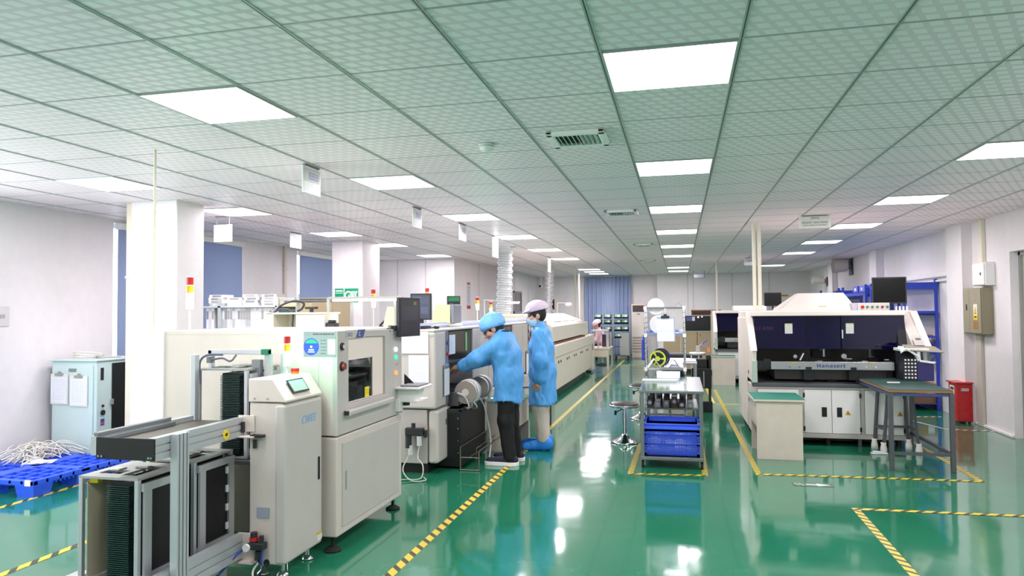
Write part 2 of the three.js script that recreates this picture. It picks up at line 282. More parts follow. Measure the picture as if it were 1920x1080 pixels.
// roller blinds
const blindMat = new THREE.MeshPhysicalMaterial({ color: '#ffffff', roughness: .9, map: M.cloth.map, transmission: .3, thickness: 0 });
function blind(a, b, label) {
  const o = roomThing('roller_blind', label, 'blind', [XL + .03, .5, (a + b) / 2]);
  mesh('fabric', bx(XL + .035, XL + .038, .5, 2.58, a - .012, b + .03), blindMat, o);
  mesh('head_box', bx(XL + .005, XL + .075, 2.58, 2.66, a, b, .01), M.whitePlastic, o);
  mesh('bottom_rail', bx(XL + .028, XL + .045, .48, .505, a - .06, b + .06, .006), M.alu, o);
}
blind(-7.17, -9.7, 'blue roller blind in the window behind the near white column');
blind(-11.36, -13.6, 'blue roller blind in the window beyond the slim wall pipe');
{ // curtain on the far wall
  const x0 = -3.07, x1 = -1.56, n = 160, m = 12, pos = [], idx = [];
  for (let j = 0; j <= m; j++) for (let i = 0; i <= n; i++) { const u = i / n, x = x0 + (x1 - x0) * u, w = .045 * Math.sin(u * 2 * PI * 11 + Math.sin(u * 9) * 1.4) * (.6 + .4 * j / m) + .02 * Math.sin(u * 70 + j * .3); pos.push(x, 2.68 - (2.68 - .12) * j / m, ZF + .11 + w); }
  for (let j = 0; j < m; j++) for (let i = 0; i < n; i++) { const a = j * (n + 1) + i; idx.push(a, a + n + 1, a + 1, a + 1, a + n + 1, a + n + 2); }
  const g = new THREE.BufferGeometry(); g.setAttribute('position', new THREE.Float32BufferAttribute(pos, 3)); g.setIndex(idx); g.computeVertexNormals();
  const o = roomThing('curtain', 'full-height pleated blue curtain on the far wall', 'curtain', [-2.28, .12, ZF + .11]);
  const cm = M.cloth.clone(); cm.side = THREE.DoubleSide; mesh('fabric', g, cm, o);
  mesh('curtain_rail', bx(x0 - .05, x1 + .05, 2.665, 2.69, ZF + .08, ZF + .14, .004), M.alu, o);
}

// hazard tape on the floor
const tapeTex = canvasTex(256, 64, (g, w, h) => { g.fillStyle = '#d6bf38'; g.fillRect(0, 0, w, h); g.fillStyle = '#3a3a26'; for (let k = -1; k < 3; k++) { g.beginPath(); g.moveTo(k * 128, 0); g.lineTo(k * 128 + 48, 0); g.lineTo(k * 128 + 112, h); g.lineTo(k * 128 + 64, h); g.fill(); } });
tapeTex.wrapS = tapeTex.wrapT = THREE.RepeatWrapping;
const tapeMat = std('#ffffff', .35, { map: tapeTex });
const whiteTapeTex = canvasTex(256, 64, (g, w, h) => { g.fillStyle = '#e9e6e2'; g.fillRect(0, 0, w, h); g.fillStyle = '#6b2c28'; for (let k = -1; k < 3; k++) { g.beginPath(); g.moveTo(k * 128, 0); g.lineTo(k * 128 + 64, 0); g.lineTo(k * 128 + 128, h); g.lineTo(k * 128 + 64, h); g.fill(); } });
whiteTapeTex.wrapS = whiteTapeTex.wrapT = THREE.RepeatWrapping;
const whiteTapeMat = std('#ffffff', .35, { map: whiteTapeTex });
const plainTape = std('#dccb4a', .35);
function tape(label, x0, z0, x1, z1, w = .07, mat = tapeMat, group, y = .0012, period = .2) {
  const L = Math.hypot(x1 - x0, z1 - z0), g = new THREE.BoxGeometry(L, .0014, w);
  const uv = g.attributes.uv, p = g.attributes.position; for (let i = 0; i < p.count; i++) uv.setXY(i, (p.getX(i) + L / 2) / period, p.getZ(i) / w + .5);
  const m = new THREE.Mesh(g, mat); m.name = numbered('floor_tape'); m.receiveShadow = m.castShadow = true; scene.add(m);
  m.position.set((x0 + x1) / 2, y, (z0 + z1) / 2); m.rotation.y = Math.atan2(-(z1 - z0), x1 - x0);
  tag(m, label, 'floor tape', group); return m;
}
tape('long yellow and black hazard tape along the aisle edge of the machine line', -1.70, -2.6, -1.72, -22.5, .062, tapeMat, undefined, .0012, .26);
tape('hazard tape running back along the inner side of the insertion machine', .70, -7.06, .63, -14.4, .055, tapeMat, undefined, .0012, .16);
tape('hazard tape across the front of the insertion machine and steel table', .68, -7.1, 2.63, -7.19, .06, tapeMat, undefined, .0026, .2);
tape('hazard tape passing back under the green topped steel table', 2.6, -7.16, 2.62, -10.2, .055, tapeMat, undefined, .0012);
tape('hazard tape leading forward from the empty marked corner', 1.306, -6.0, 1.306, -2.6, .055, tapeMat, undefined, .0012, .2);
tape('hazard tape running from the empty marked corner towards the door wall', 1.28, -6.02, 3.8, -6.12, .055, tapeMat, undefined, .0026, .22);
tape('hazard tape on the stool side of the crate cart', -.485, -6.9, -.47, -8.5, .055, tapeMat, undefined, .0012, .14);
tape('hazard tape on the insertion machine side of the crate cart', .205, -6.94, .215, -8.5, .055, tapeMat, undefined, .0012, .14);
tape('hazard tape crossing in front of the crate cart castors', -.5, -6.88, .23, -6.95, .055, tapeMat, undefined, .0026, .22);
tape('hazard tape beside the blue plastic pallet', -5.4, -2.6, -5.38, -7, .06, tapeMat, undefined, .0012, .3);
tape('hazard tape on the open floor beside the magazine loader', -4.0, -2.6, -3.98, -6.5, .06, tapeMat, undefined, .0012, .3);
tape('plain yellow tape in front of the far desk with insertion machine', .55, -12.2, 1.3, -12.22, .05, plainTape);
tape('plain yellow tape along the far insertion machine', .52, -12.3, .48, -15.2, .05, plainTape);
tape('plain yellow tape across the floor before the air conditioner', -1.75, -20.4, -.6, -20.45, .05, plainTape);
tape('white and dark red tape on the floor under the red box', 3.0, -11.2, 3.3, -10.15, .05, whiteTapeMat);
tape('white and dark red tape in front of the red box', 3.3, -10.15, 3.83, -10.1, .05, whiteTapeMat, undefined, .0026);
tape('white and dark red tape behind the red box', 3.0, -11.2, 3.6, -11.3, .05, whiteTapeMat, undefined, .0026);
{ const a = card('floor_arrow_sticker', .34, .13, (g, w, h) => { g.fillStyle = '#5d6a62'; g.fillRect(0, 0, w, h); g.fillStyle = '#d6e4da'; g.fillRect(w * .34, h * .4, w * .3, h * .22); g.beginPath(); g.moveTo(w * .6, h * .15); g.lineTo(w * .95, h * .5); g.lineTo(w * .6, h * .85); g.fill(); g.strokeStyle = '#a9cdb4'; g.lineWidth = h * .1; for (const q of [.06, .17]) { g.beginPath(); g.moveTo(w * q, h * .2); g.lineTo(w * (q + .1), h * .8); g.stroke(); } }, null, [1.12, .0018, -6.77], [-PI / 2, 0, 0], 192); tag(a, 'grey sticker with a pale arrow on the green floor', 'floor sticker'); }
// ---------------------------------------------------------------- shared bits
const lensMat = (c, e) => std(c, .25, { emissive: c, emissiveIntensity: e });
function stackLight(parent, x, y, z, r, h, lit, pole = 0) {     // pole, base, lenses from the bottom up: green, amber, red, cap
  const s = mesh('signal_light_base', [pole ? cyl(x, y + pole / 2, z, r * .28, pole) : cyl(x, y + .005, z, r * .9, .01), cyl(x, y + pole + h * .12, z, r, h * .22)], M.offwhite, parent);
  const b = y + pole + h * .24, e = h * .23;
  mesh('green_lamp_lens', cyl(x, b + e * .5, z, r * .96, e * .92), lit ? lensMat('#7dffd0', lit) : std('#cfe9dc', .3), s);
  mesh('amber_lamp_lens', cyl(x, b + e * 1.5, z, r * .96, e * .92), M.amberLens, s); mesh('red_lamp_lens', cyl(x, b + e * 2.5, z, r * .96, e * .92), M.redLens, s);
  mesh('lamp_cap', cyl(x, b + e * 3.06, z, r, e * .12), M.offwhite, s); for (const k of [1, 2]) mesh('lens_ring', cyl(x, b + e * k, z, r, e * .1), M.offwhite, s);
  if (lit) { const l = new THREE.PointLight(0x7dffd0, lit * .05); l.name = 'signal_lamp_light'; l.position.set(x + r + .03, b + e * .5, z); const off = offsetOf.get(parent); if (off) l.position.sub(off); l.castShadow = true; parent.add(l); }
  return s;
}
const foot = (x, z, h, r = .05) => [cyl(x, h * .5 + .01, z, .012, h), lathe([[0, 0], [r, 0], [r, .012], [r * .45, .03], [0, .032]], x, 0, z)];
const slotBeam = (x0, x1, y0, y1, z0, z1) => { const n = 2, d = .009, h = .007, p = [[x0, y0], [x1, y0]]; for (let k = 1; k <= n; k++) { const y = y0 + (y1 - y0) * k / (n + 1); p.push([x1, y - h / 2], [x1 - d, y - h / 2], [x1 - d, y + h / 2], [x1, y + h / 2]); } p.push([x1, y1], [x0, y1]); return ex(p, z0, z1); };

// ---------------------------------------------------------------- magazine loader (conveyor frame and lift tower)
{
  const o = roomThing('magazine_loader', 'cream magazine loader tower with aluminium conveyor frame and lettering on its door', 'machine', [-2.6, 0, -3.6]);
  for (const [x0, x1, y0, y1, n] of [[-2.57, -2.53, .833, .945, 0], [-2.91, -2.87, .85, .945, 0], [-2.57, -2.53, .123, .262, 0], [-3.1, -3.06, .123, .2, 0]]) mesh('conveyor_beam', slotBeam(x0, x1, y0, y1, -3.02, -3.745), M.alu, o);
  mesh('conveyor_post', [[-3.125, -3.139], [-3.146, -3.166], [-3.174, -3.194], [-3.201, -3.215]].map(([a, b]) => bx(-2.53, -2.486, 0, .95, a, b, .003)), M.alu, o);
  mesh('post_core', bx(-2.528, -2.497, 0, .948, -3.128, -3.212), M.aluDark, o);
  mesh('conveyor_post', bx(-3.14, -3.1, 0, .2, -3.1, -3.18, .004), M.alu, o);
  mesh('end_plate', bx(-2.872, -2.528, .835, .943, -3.012, -3.02, .002), M.blackMat, o);
  mesh('plate_screw', [[-2.855, .85], [-2.835, .85], [-2.56, .85], [-2.545, .85]].map(([x, y]) => cyl(x, y, -3.01, .006, .006, 'z')), M.chrome, o);
  mesh('conveyor_deck', bx(-2.87, -2.57, .905, .918, -3.02, -3.76), metal('#6f6a63', .5), o);
  mesh('guide_rail', [bx(-2.895, -2.865, .945, .965, -3.02, -3.55, .004), bx(-2.86, -2.845, .918, .94, -3.04, -3.56, .003)], M.aluDark, o);
  mesh('lower_tray', bx(-3.06, -2.57, .14, .182, -3.02, -3.78, .004), M.steelDull, o);
  mesh('warning_dot', cyl(-2.5285, .868, -3.58, .028, .003, 'x'), M.yellow, o);
  mesh('dot_mark', [bx(-2.5275, -2.5262, .862, .874, -3.571, -3.589), bx(-2.5275, -2.5262, .872, .878, -3.576, -3.592)], M.black, o);
  // tower cabinet
  const cab = mesh('cabinet', [bx(-2.5, -2.275, .085, 1.028, -3.76, -4.19, .012)], M.printerCream, o);
  mesh('cabinet_door', [bx(-2.33, -2.255, .09, 1.022, -3.752, -4.192, .02)], M.printerGrey, cab);
  mesh('door_handle', bx(-2.258, -2.251, .5, .645, -4.13, -4.155, .004), M.black, cab);
  mesh('hood', ex([[-2.503, 1.034], [-2.258, 1.034], [-2.258, 1.045], [-2.345, 1.17], [-2.503, 1.17]], -3.755, -4.195, .006), M.printerWarm, o);
  const sc = V(-2.293, 1.1145, -3.955), nrm = Math.atan2(.125, .087);
  const hmi = mesh('touch_panel', bc(0, 0, 0, .004, .095, .19, .002).rotateZ(PI / 2 - nrm).translate(sc.x, sc.y, sc.z), M.charcoal, o);
  mesh('screen', bc(.003, 0, 0, .003, .075, .165, .001).rotateZ(PI / 2 - nrm).translate(sc.x, sc.y, sc.z), std('#a9b5b0', .2), hmi);
  mesh('emergency_button', [cyl(-2.41, 1.178, -4.12, .024, .016), ], M.orange, o); mesh('button_head', cyl(-2.41, 1.195, -4.12, .026, .018), M.red, o);
  mesh('hood_screw', [cyl(-2.46, 1.055, -3.753, .006, .006, 'z'), cyl(-2.375, 1.055, -3.753, .006, .006, 'z')], M.chrome, o);
  mesh('foot', [...foot(-2.32, -3.83, .08, .035), ...foot(-2.32, -4.12, .08, .035), ...foot(-2.45, -3.83, .08, .035), ...foot(-2.45, -4.12, .08, .035)], M.chrome, o);
  mesh('lettering', letters('CWEI', .165, .0015, .2).rotateY(PI / 2).translate(-2.2548, .905, -4.02), std('#86acd0', .4), o);
  card('nameplate', .085, .062, (g, w, h) => { g.fillStyle = '#8d93a4'; g.fillRect(0, 0, w, h); textLines(g, w * .08, h * .12, w * .84, 6, h * .14, '#bfc4d2', 4); }, o, [-2.405, .385, -3.758], [0, 0, 0], 160);
  card('caution_label', .06, .05, (g, w, h) => { g.fillStyle = '#f2efe4'; g.fillRect(0, 0, w, h); g.fillStyle = '#cdb13a'; g.fillRect(0, 0, w, h * .34); textLines(g, 6, h * .45, w - 12, 3, h * .17, '#666', 4); }, o, [-2.2535, .145, -4.15], [0, PI / 2, 0], 96);
  // brackets joining the frame to the tower
  mesh('bracket', [bx(-2.565, -2.46, .86, .955, -3.745, -3.757, .002), bx(-2.56, -2.44, .83, .838, -3.7, -3.76, .002), bx(-2.565, -2.46, .1, .265, -3.745, -3.757, .002), bx(-2.56, -2.44, .1, .107, -3.7, -3.76, .002)], M.printerWarm, o);
  mesh('clamp', [bx(-2.535, -2.515, .855, .92, -3.72, -3.742, .004), bx(-2.47, -2.39, .83, .846, -3.72, -3.758, .003), cyl(-2.45, .79, -3.74, .012, .05)], M.charcoal, o);
  // air regulator
  const reg = mesh('air_regulator', [cyl(-2.44, .265, -3.72, .02, .035), cyl(-2.44, .235, -3.72, .023, .03), bx(-2.47, -2.37, .185, .225, -3.75, -3.695, .006), cyl(-2.39, .25, -3.72, .014, .03), cyl(-2.41, .15, -3.72, .02, .05)], M.charcoal, o);
  mesh('regulator_collar', cyl(-2.44, .245, -3.72, .026, .018), M.red, reg);
  mesh('gauge', cyl(-2.47, .2, -3.688, .022, .014, 'z'), M.whitePlastic, reg);
  mesh('air_hose', [tube([[-2.49, .2, -3.71], [-2.53, .15, -3.66], [-2.6, .05, -3.55], [-2.72, .012, -3.45], [-2.9, .012, -3.42]], .007), tube([[-2.375, .19, -3.71], [-2.38, .12, -3.7], [-2.4, .09, -3.72]], .006)], std('#27489e', .4), o);
  mesh('power_cord', [tube([[-2.38, .095, -3.755], [-2.39, .05, -3.71], [-2.42, .012, -3.72], [-2.5, .01, -3.8]], .008)], M.black, o);
  mesh('white_cord', [tube([[-2.435, .095, -3.755], [-2.44, .06, -3.71], [-2.42, .012, -3.69], [-2.38, .01, -3.66]], .006)], M.offwhite, o);
  mesh('cord_grommet', [cyl(-2.435, .1, -3.757, .014, .012, 'z'), cyl(-2.38, .1, -3.757, .018, .014, 'z')], M.black, o);
  // lift behind the tower
  mesh('lift_frame', [bx(-2.93, -2.895, .1, 1.31, -3.79, -3.83, .004), bx(-2.545, -2.505, 1.0, 1.31, -3.98, -4.02, .004), bx(-2.505, -2.47, 1.0, 1.3, -4.1, -4.135, .004), bx(-2.93, -2.5, 1.302, 1.332, -3.955, -3.99, .004), bx(-2.93, -2.9, 1.2, 1.33, -3.955, -3.99, .004)], M.alu, o);
  mesh('sensor_head', bx(-2.62, -2.56, 1.16, 1.27, -3.96, -4.0, .004), M.aluDark, o); mesh('sensor_head', bx(-2.9, -2.87, 1.25, 1.29, -3.9, -3.94, .003), M.aluDark, o);
  mesh('frame_end_cap', bx(-2.55, -2.5, 1.3, 1.335, -3.952, -3.992, .003), M.green, o);
  mesh('sensor_cable', [tube([[-2.91, 1.12, -3.86], [-2.91, 1.27, -3.86], [-2.88, 1.3, -3.88], [-2.8, 1.302, -3.93]], .007), tube([[-2.86, 1.27, -3.9], [-2.8, 1.28, -3.92], [-2.74, 1.262, -3.92], [-2.72, 1.3, -3.95]], .006)], std('#5a6076', .5), o);
  mesh('lift_back_plate', bx(-2.95, -2.52, .12, .62, -4.19, -4.2), metal('#5c564e', .55), o);
  mesh('lift_platform', bx(-2.94, -2.53, .64, .665, -3.84, -4.24, .004), M.steelDull, o);
  stackLight(o, -2.366, 1.17, -3.95, .0215, .2, 3.2, .06);
}
// ---------------------------------------------------------------- board magazines
{
  const w = .36, d = .355, h = .55;
  const o = thing('board_magazine', 'black slotted circuit board magazine under the near end of the loader conveyor', 'magazine', [-2.845, .182, -3.24], 0, 'board magazines');
  mesh('top_plate', ex([[-w / 2, -d / 2], [w / 2, -d / 2], [w / 2, d / 2], [-w / 2, d / 2]], 0, .012, 0, [[[-.13, -.1], [-.13, -.02], [.0, -.02], [.0, -.1]], [[.03, -.12], [.03, .1], [.12, .1], [.12, -.12]]]).rotateX(-PI / 2).translate(0, h - .012, 0), M.zinc, o);
  mesh('bottom_plate', bx(-w / 2, w / 2, 0, .012, -d / 2, d / 2, .002), M.zinc, o);
  for (const sx of [-1, 1]) for (const sz of [-1, 1]) mesh('post', bx(sx * w / 2, sx * (w / 2 - .024), .012, h - .012, sz * d / 2, sz * (d / 2 - .024), .004), M.alu, o);
  const ribs = (x0, x1) => { const g = []; for (let k = 0; k < 46; k++) g.push(bx(x0, x1, .03 + k * .0105, .0345 + k * .0105, -d / 2 + .03, d / 2 - .002)); return g; };
  mesh('slot_wall', [bx(-.015, .13, .014, h - .03, -d / 2 + .03, d / 2 - .03)], M.blackMat, o);
  mesh('slot_ribs', [ribs(-.01, .125)], std('#143630', .5), o);
  mesh('slot_wall', bx(-.155, -.15, .014, h - .03, -d / 2 + .03, d / 2 - .03), std('#c9bfa5', .6), o);
  mesh('side_frame', [bx(.182, .196, .02, .06, -d / 2 + .01, d / 2 - .02), bx(.182, .196, h - .07, h - .03, -d / 2 + .01, d / 2 - .02), bx(.182, .196, .02, h - .03, -d / 2 + .01, -d / 2 + .06), bx(.182, .196, .02, h - .03, d / 2 - .08, d / 2 - .03)], M.alu, o);
  mesh('side_panel', bx(.165, .18, .02, h - .03, -d / 2 + .03, d / 2 - .03), M.blackMat, o);
  mesh('clip', [0, 1, 2, 3].map(k => bx(.18, .19, .09 + k * .11, .13 + k * .11, -d / 2 + .06, -d / 2 + .075)), M.whitePlastic, o);
  mesh('top_handle', bx(-.02, .06, h, h + .012, -.06, -.03, .003), M.zinc, o); mesh('top_tag', bx(-.12, -.06, h, h + .008, -.02, .04, .003), M.offwhite, o);
  mesh('yellow_tab', bx(-.14, -.09, h - .04, h - .012, d / 2 - .06, d / 2 - .03), M.yellow, o);
  dup(o, [-2.845, .182, -3.665], 0, 'black slotted circuit board magazine between the conveyor post and the loader tower');
  const up = dup(o, [-2.77, .668, -4.05], 0, 'black slotted circuit board magazine raised on the lift beside the tower');
  for (const c of [...up.children]) if (c.name === 'yellow_tab' || (c.name === 'slot_wall' && c.material.color.getHex() > 0x808080)) up.remove(c);
}
// ---------------------------------------------------------------- solder paste printer
{
  const o = roomThing('solder_printer', 'large cream solder paste printer with a window and lower door on the aisle', 'machine', [-2.84, 0, -4.8]);
  const x0 = -3.5, x1 = -2.18, z0 = -4.25, z1 = -5.35;
  const lo = mesh('lower_body', bx(x0, x1 - .004, .1, .745, z0, z1, .012), M.printerCream, o);
  mesh('lower_door', bx(x1 - .012, x1 + .003, .15, .7, -4.32, -5.285, .005), M.printerGrey, lo);
  mesh('door_pull', bx(x1 + .003, x1 + .006, .385, .51, -4.355, -4.375, .002), M.zinc, lo);
  mesh('upper_body', [bx(x0, -2.21, .755, 1.44, z0, z0 - .03, .006), bx(x0, -2.21, .755, 1.44, z1, z1 + .03, .006), bx(x0 - .001, -2.2, 1.41, 1.443, z0 + .001, z1 - .001, .008), bx(x0 + .0005, x0 + .03, .757, 1.42, z0 - .02, z1 + .02), bx(x0 + .001, -2.22, .757, .8, z0 - .02, z1 + .02)], M.printerWarm, o);
  const front = mesh('front_panel', exX([[z0, .755], [z1, .755], [z1, 1.425], [z0, 1.44]], -2.215, x1, .004, [[[-4.412, .945], [-4.412, 1.392], [-5.02, 1.378], [-5.02, .945]]]), M.printerGrey, o);
  mesh('window_pane', bx(-2.207, -2.204, .94, 1.24, -4.4, -4.84), M.glass, front);
  mesh('reflection_panel', exX([[-4.414, .947], [-5.018, .947], [-5.018, 1.376], [-4.414, 1.39]], -2.203, -2.196, 0, [[[-4.42, .953], [-4.42, 1.235], [-4.83, 1.235], [-4.83, .953]]]), std('#f2e2d8', .2), o);  // opaque beige plate paints the bright wall reflected in the window pane
  mesh('inner_mechanism', [bx(-2.75, -2.4, .82, 1.0, -4.42, -5.0, .01), rod([-2.42, 1.08, -4.4], [-2.42, 1.12, -5.0], .012), rod([-2.36, 1.17, -4.4], [-2.36, 1.18, -5.0], .006), bx(-2.6, -2.42, 1.02, 1.14, -4.65, -4.76, .01), cyl(-2.45, 1.1, -4.6, .05, .06, 'x'), bx(-2.36, -2.33, .99, 1.03, -4.45, -4.55, .004), bx(-2.38, -2.34, .95, .97, -4.45, -4.58, .004)], metal('#6a6a70', .4), o);
  mesh('inner_cover', bx(-2.78, -2.77, .8, 1.4, -4.3, -5.3), std('#54484a', .6), o);
  mesh('rail_handle', exX([[-4.34, .872], [-5.1, .872], [-5.1, .912], [-4.34, .912]], x1, x1 + .045, .01), M.printerGrey, front);
  mesh('grip_cap', bx(x1 + .006, x1 + .038, .878, .906, -4.335, -4.345, .003), M.charcoal, front);
  mesh('key_switch', [cyl(x1 + .004, 1.335, -4.31, .026, .012, 'x')], M.charcoal, front); mesh('key_ring', cyl(x1 + .011, 1.335, -4.31, .014, .012, 'x'), M.chrome, front);
  mesh('stop_socket', cyl(x1 + .004, 1.205, -4.31, .031, .012, 'x'), M.charcoal, front); mesh('stop_button', cyl(x1 + .016, 1.205, -4.31, .024, .02, 'x'), std('#8e3128', .4), front);
  const bz = atX(741, 655, x1)[2];
  for (const [y, m] of [[655, lensMat('#ffffff', 1.2)], [670, lensMat('#35e0a0', .9)], [699, lensMat('#ff8a45', 1.0)]]) { const p = atX(741, y, x1); mesh('indicator_light', cyl(x1 + .006, p[1], bz, .017, .014, 'x'), m, front); }
  mesh('toggle_key', rod([x1, atX(741, 685, x1)[1], bz], [x1 + .03, atX(741, 685, x1)[1] + .02, bz], .004), M.chrome, front);
  for (const [x, z] of [[-2.24, -4.3], [-2.24, -5.3], [-3.42, -4.3], [-3.42, -5.3]]) mesh('foot', foot(x, z, .1, .055), M.rubber, o);
  card('logo_plate', .3, .055, (g, w, h) => { g.fillStyle = '#c2bdb7'; g.fillRect(0, 0, w, h); g.fillStyle = '#3c4a86'; g.font = 'bold ' + h * .7 + 'px sans-serif'; g.fillText('DKO', w * .05, h * .78); g.beginPath(); g.moveTo(w * .48, h); g.lineTo(w * .6, 0); g.lineTo(w, 0); g.lineTo(w * .88, h); g.fill(); g.strokeStyle = '#dfe4f4'; g.lineWidth = h * .1; g.beginPath(); g.arc(w * .69, h * .52, h * .22, .6, 5.6); g.stroke(); }, o, [x1 + .0015, 1.412, -4.52], [0, PI / 2, 0], 256, .45);
  card('info_panel', .235, .165, (g, w, h) => {
    g.fillStyle = '#928e96'; g.fillRect(0, 0, w, h); g.fillStyle = '#868d92'; g.fillRect(w * .04, h * .04, w * .18, h * .12); textLines(g, w * .28, h * .07, w * .66, 1, 10, '#4b4048', h * .06);
    g.fillStyle = '#2f49c4'; g.beginPath(); g.arc(w * .235, h * .6, h * .34, 0, 7); g.fill(); g.fillStyle = '#27b07c'; g.beginPath(); g.arc(w * .235, h * .6, h * .3, PI * 1.15, PI * 1.85); g.fill();
    g.fillStyle = '#fff'; g.beginPath(); g.arc(w * .235, h * .6, h * .05, 0, 7); g.fill(); g.fillRect(w * .15, h * .7, w * .17, h * .05); g.fillRect(w * .13, h * .79, w * .21, h * .04);
    textLines(g, w * .53, h * .33, w * .17, 5, h * .13, '#5c565e', h * .04); g.fillStyle = '#f4f2f6'; g.fillRect(w * .74, h * .3, w * .23, h * .6); textLines(g, w * .78, h * .36, w * .15, 5, h * .1, '#9a9cae', 3);
  }, o, [-2.305, 1.353, z0 + .0015], [0, 0, 0], 384);
  mesh('side_seam', bx(-2.316, -2.312, .76, 1.26, z0, z0 + .0015), M.grey, o);
  mesh('side_lip', bx(x0 - .012, x0 + .01, .11, 1.46, z0 - .004, z0 + .012, .004), M.white, o);
  card('yellow_label', .07, .07, (g, w, h) => { g.fillStyle = '#f4dc22'; g.fillRect(0, 0, w, h); textLines(g, 10, h * .2, w - 20, 4, h * .18, '#6a5a10', 4); }, o, [-2.2025, .99, -4.745], [0, PI / 2, 0], 96);
  stackLight(o, -3.44, 1.44, -4.44, .026, .25, 2.4, .15);
  // keyboard shelf on the aisle side
  const t = mesh('keyboard_shelf', [bx(x1, -1.98, .955, .972, -5.2, -5.52, .006), ex([[x1, .95], [-2.02, .95], [-2.06, .85], [x1, .85]], -5.25, -5.45, .006), bx(x1 - .02, x1 + .03, .78, .88, -5.22, -5.3, .005), bx(-2.1, -2.03, .845, .855, -5.3, -5.56, .003)], M.white, o);
  mesh('keyboard', bx(-2.15, -2.0, .972, .985, -5.24, -5.48, .004), std('#7d7c86', .6), t);
  mesh('cable_boss', cyl(-2.15, .83, -5.35, .035, .03), M.charcoal, o);
  mesh('shelf_bracket', ex([[x1, .97], [x1, 1.06], [-2.08, .97]], -5.4, -5.41), M.black, o);
}
function monitor(name, label, x, y, z, w, h, turn, draw, group, tilt = 0, glow = .5, stand = 1) {      // base centre, local: screen faces +z
  const o = thing(name, label, 'monitor', [x, y, z], turn, group), up = stand ? .09 : 0;
  mesh('housing', [bx(-w / 2, w / 2, up, up + h, -.03, 0, .006)], M.charcoal, o);
  const t = canvasTex(160, 120, draw), s = new THREE.Mesh(new THREE.BoxGeometry(w - .03, h - .03, .002), std('#111318', .2, glow ? { emissive: '#ffffff', emissiveMap: t, emissiveIntensity: glow } : { map: t }));
  s.name = 'screen'; s.position.set(0, up + h / 2, .001); o.add(s);
  if (stand) mesh('stand', [bx(-.02, .02, 0, up + .06, -.055, -.03, .004), bx(-w * .3, w * .3, 0, .012, -.11, .04, .005)], M.charcoal, o);
  if (tilt) o.rotation.x = tilt;
  return o;
}
const ui = (bg, cs) => (g, w, h) => { g.fillStyle = bg; g.fillRect(0, 0, w, h); for (const [c, x, y, a, b] of cs) { g.fillStyle = c; g.fillRect(x * w, y * h, a * w, b * h); } };
{
  const m = monitor('monitor', 'dark slim monitor on an arm at the printer corner, turned to the aisle', -2.1, 1.365, -5.33, .3, .31, 1.36, ui('#34353b', [['#6a7a3a', .68, .06, .16, .1], ['#4b3a38', .2, .68, .12, .04], ['#4b3a38', .2, .75, .12, .04], ['#4b3a38', .2, .82, .12, .04], ['#3d3f46', .1, .2, .8, .4]]), undefined, 0, .55, 0);
  m.rotation.set(0, 1.36, 0); mesh('arm', [bx(-.16, -.1, .05, .09, -.1, -.03, .005), rod([-.13, .07, -.09], [-.24, .05, -.05], .022)], M.charcoal, m);
}
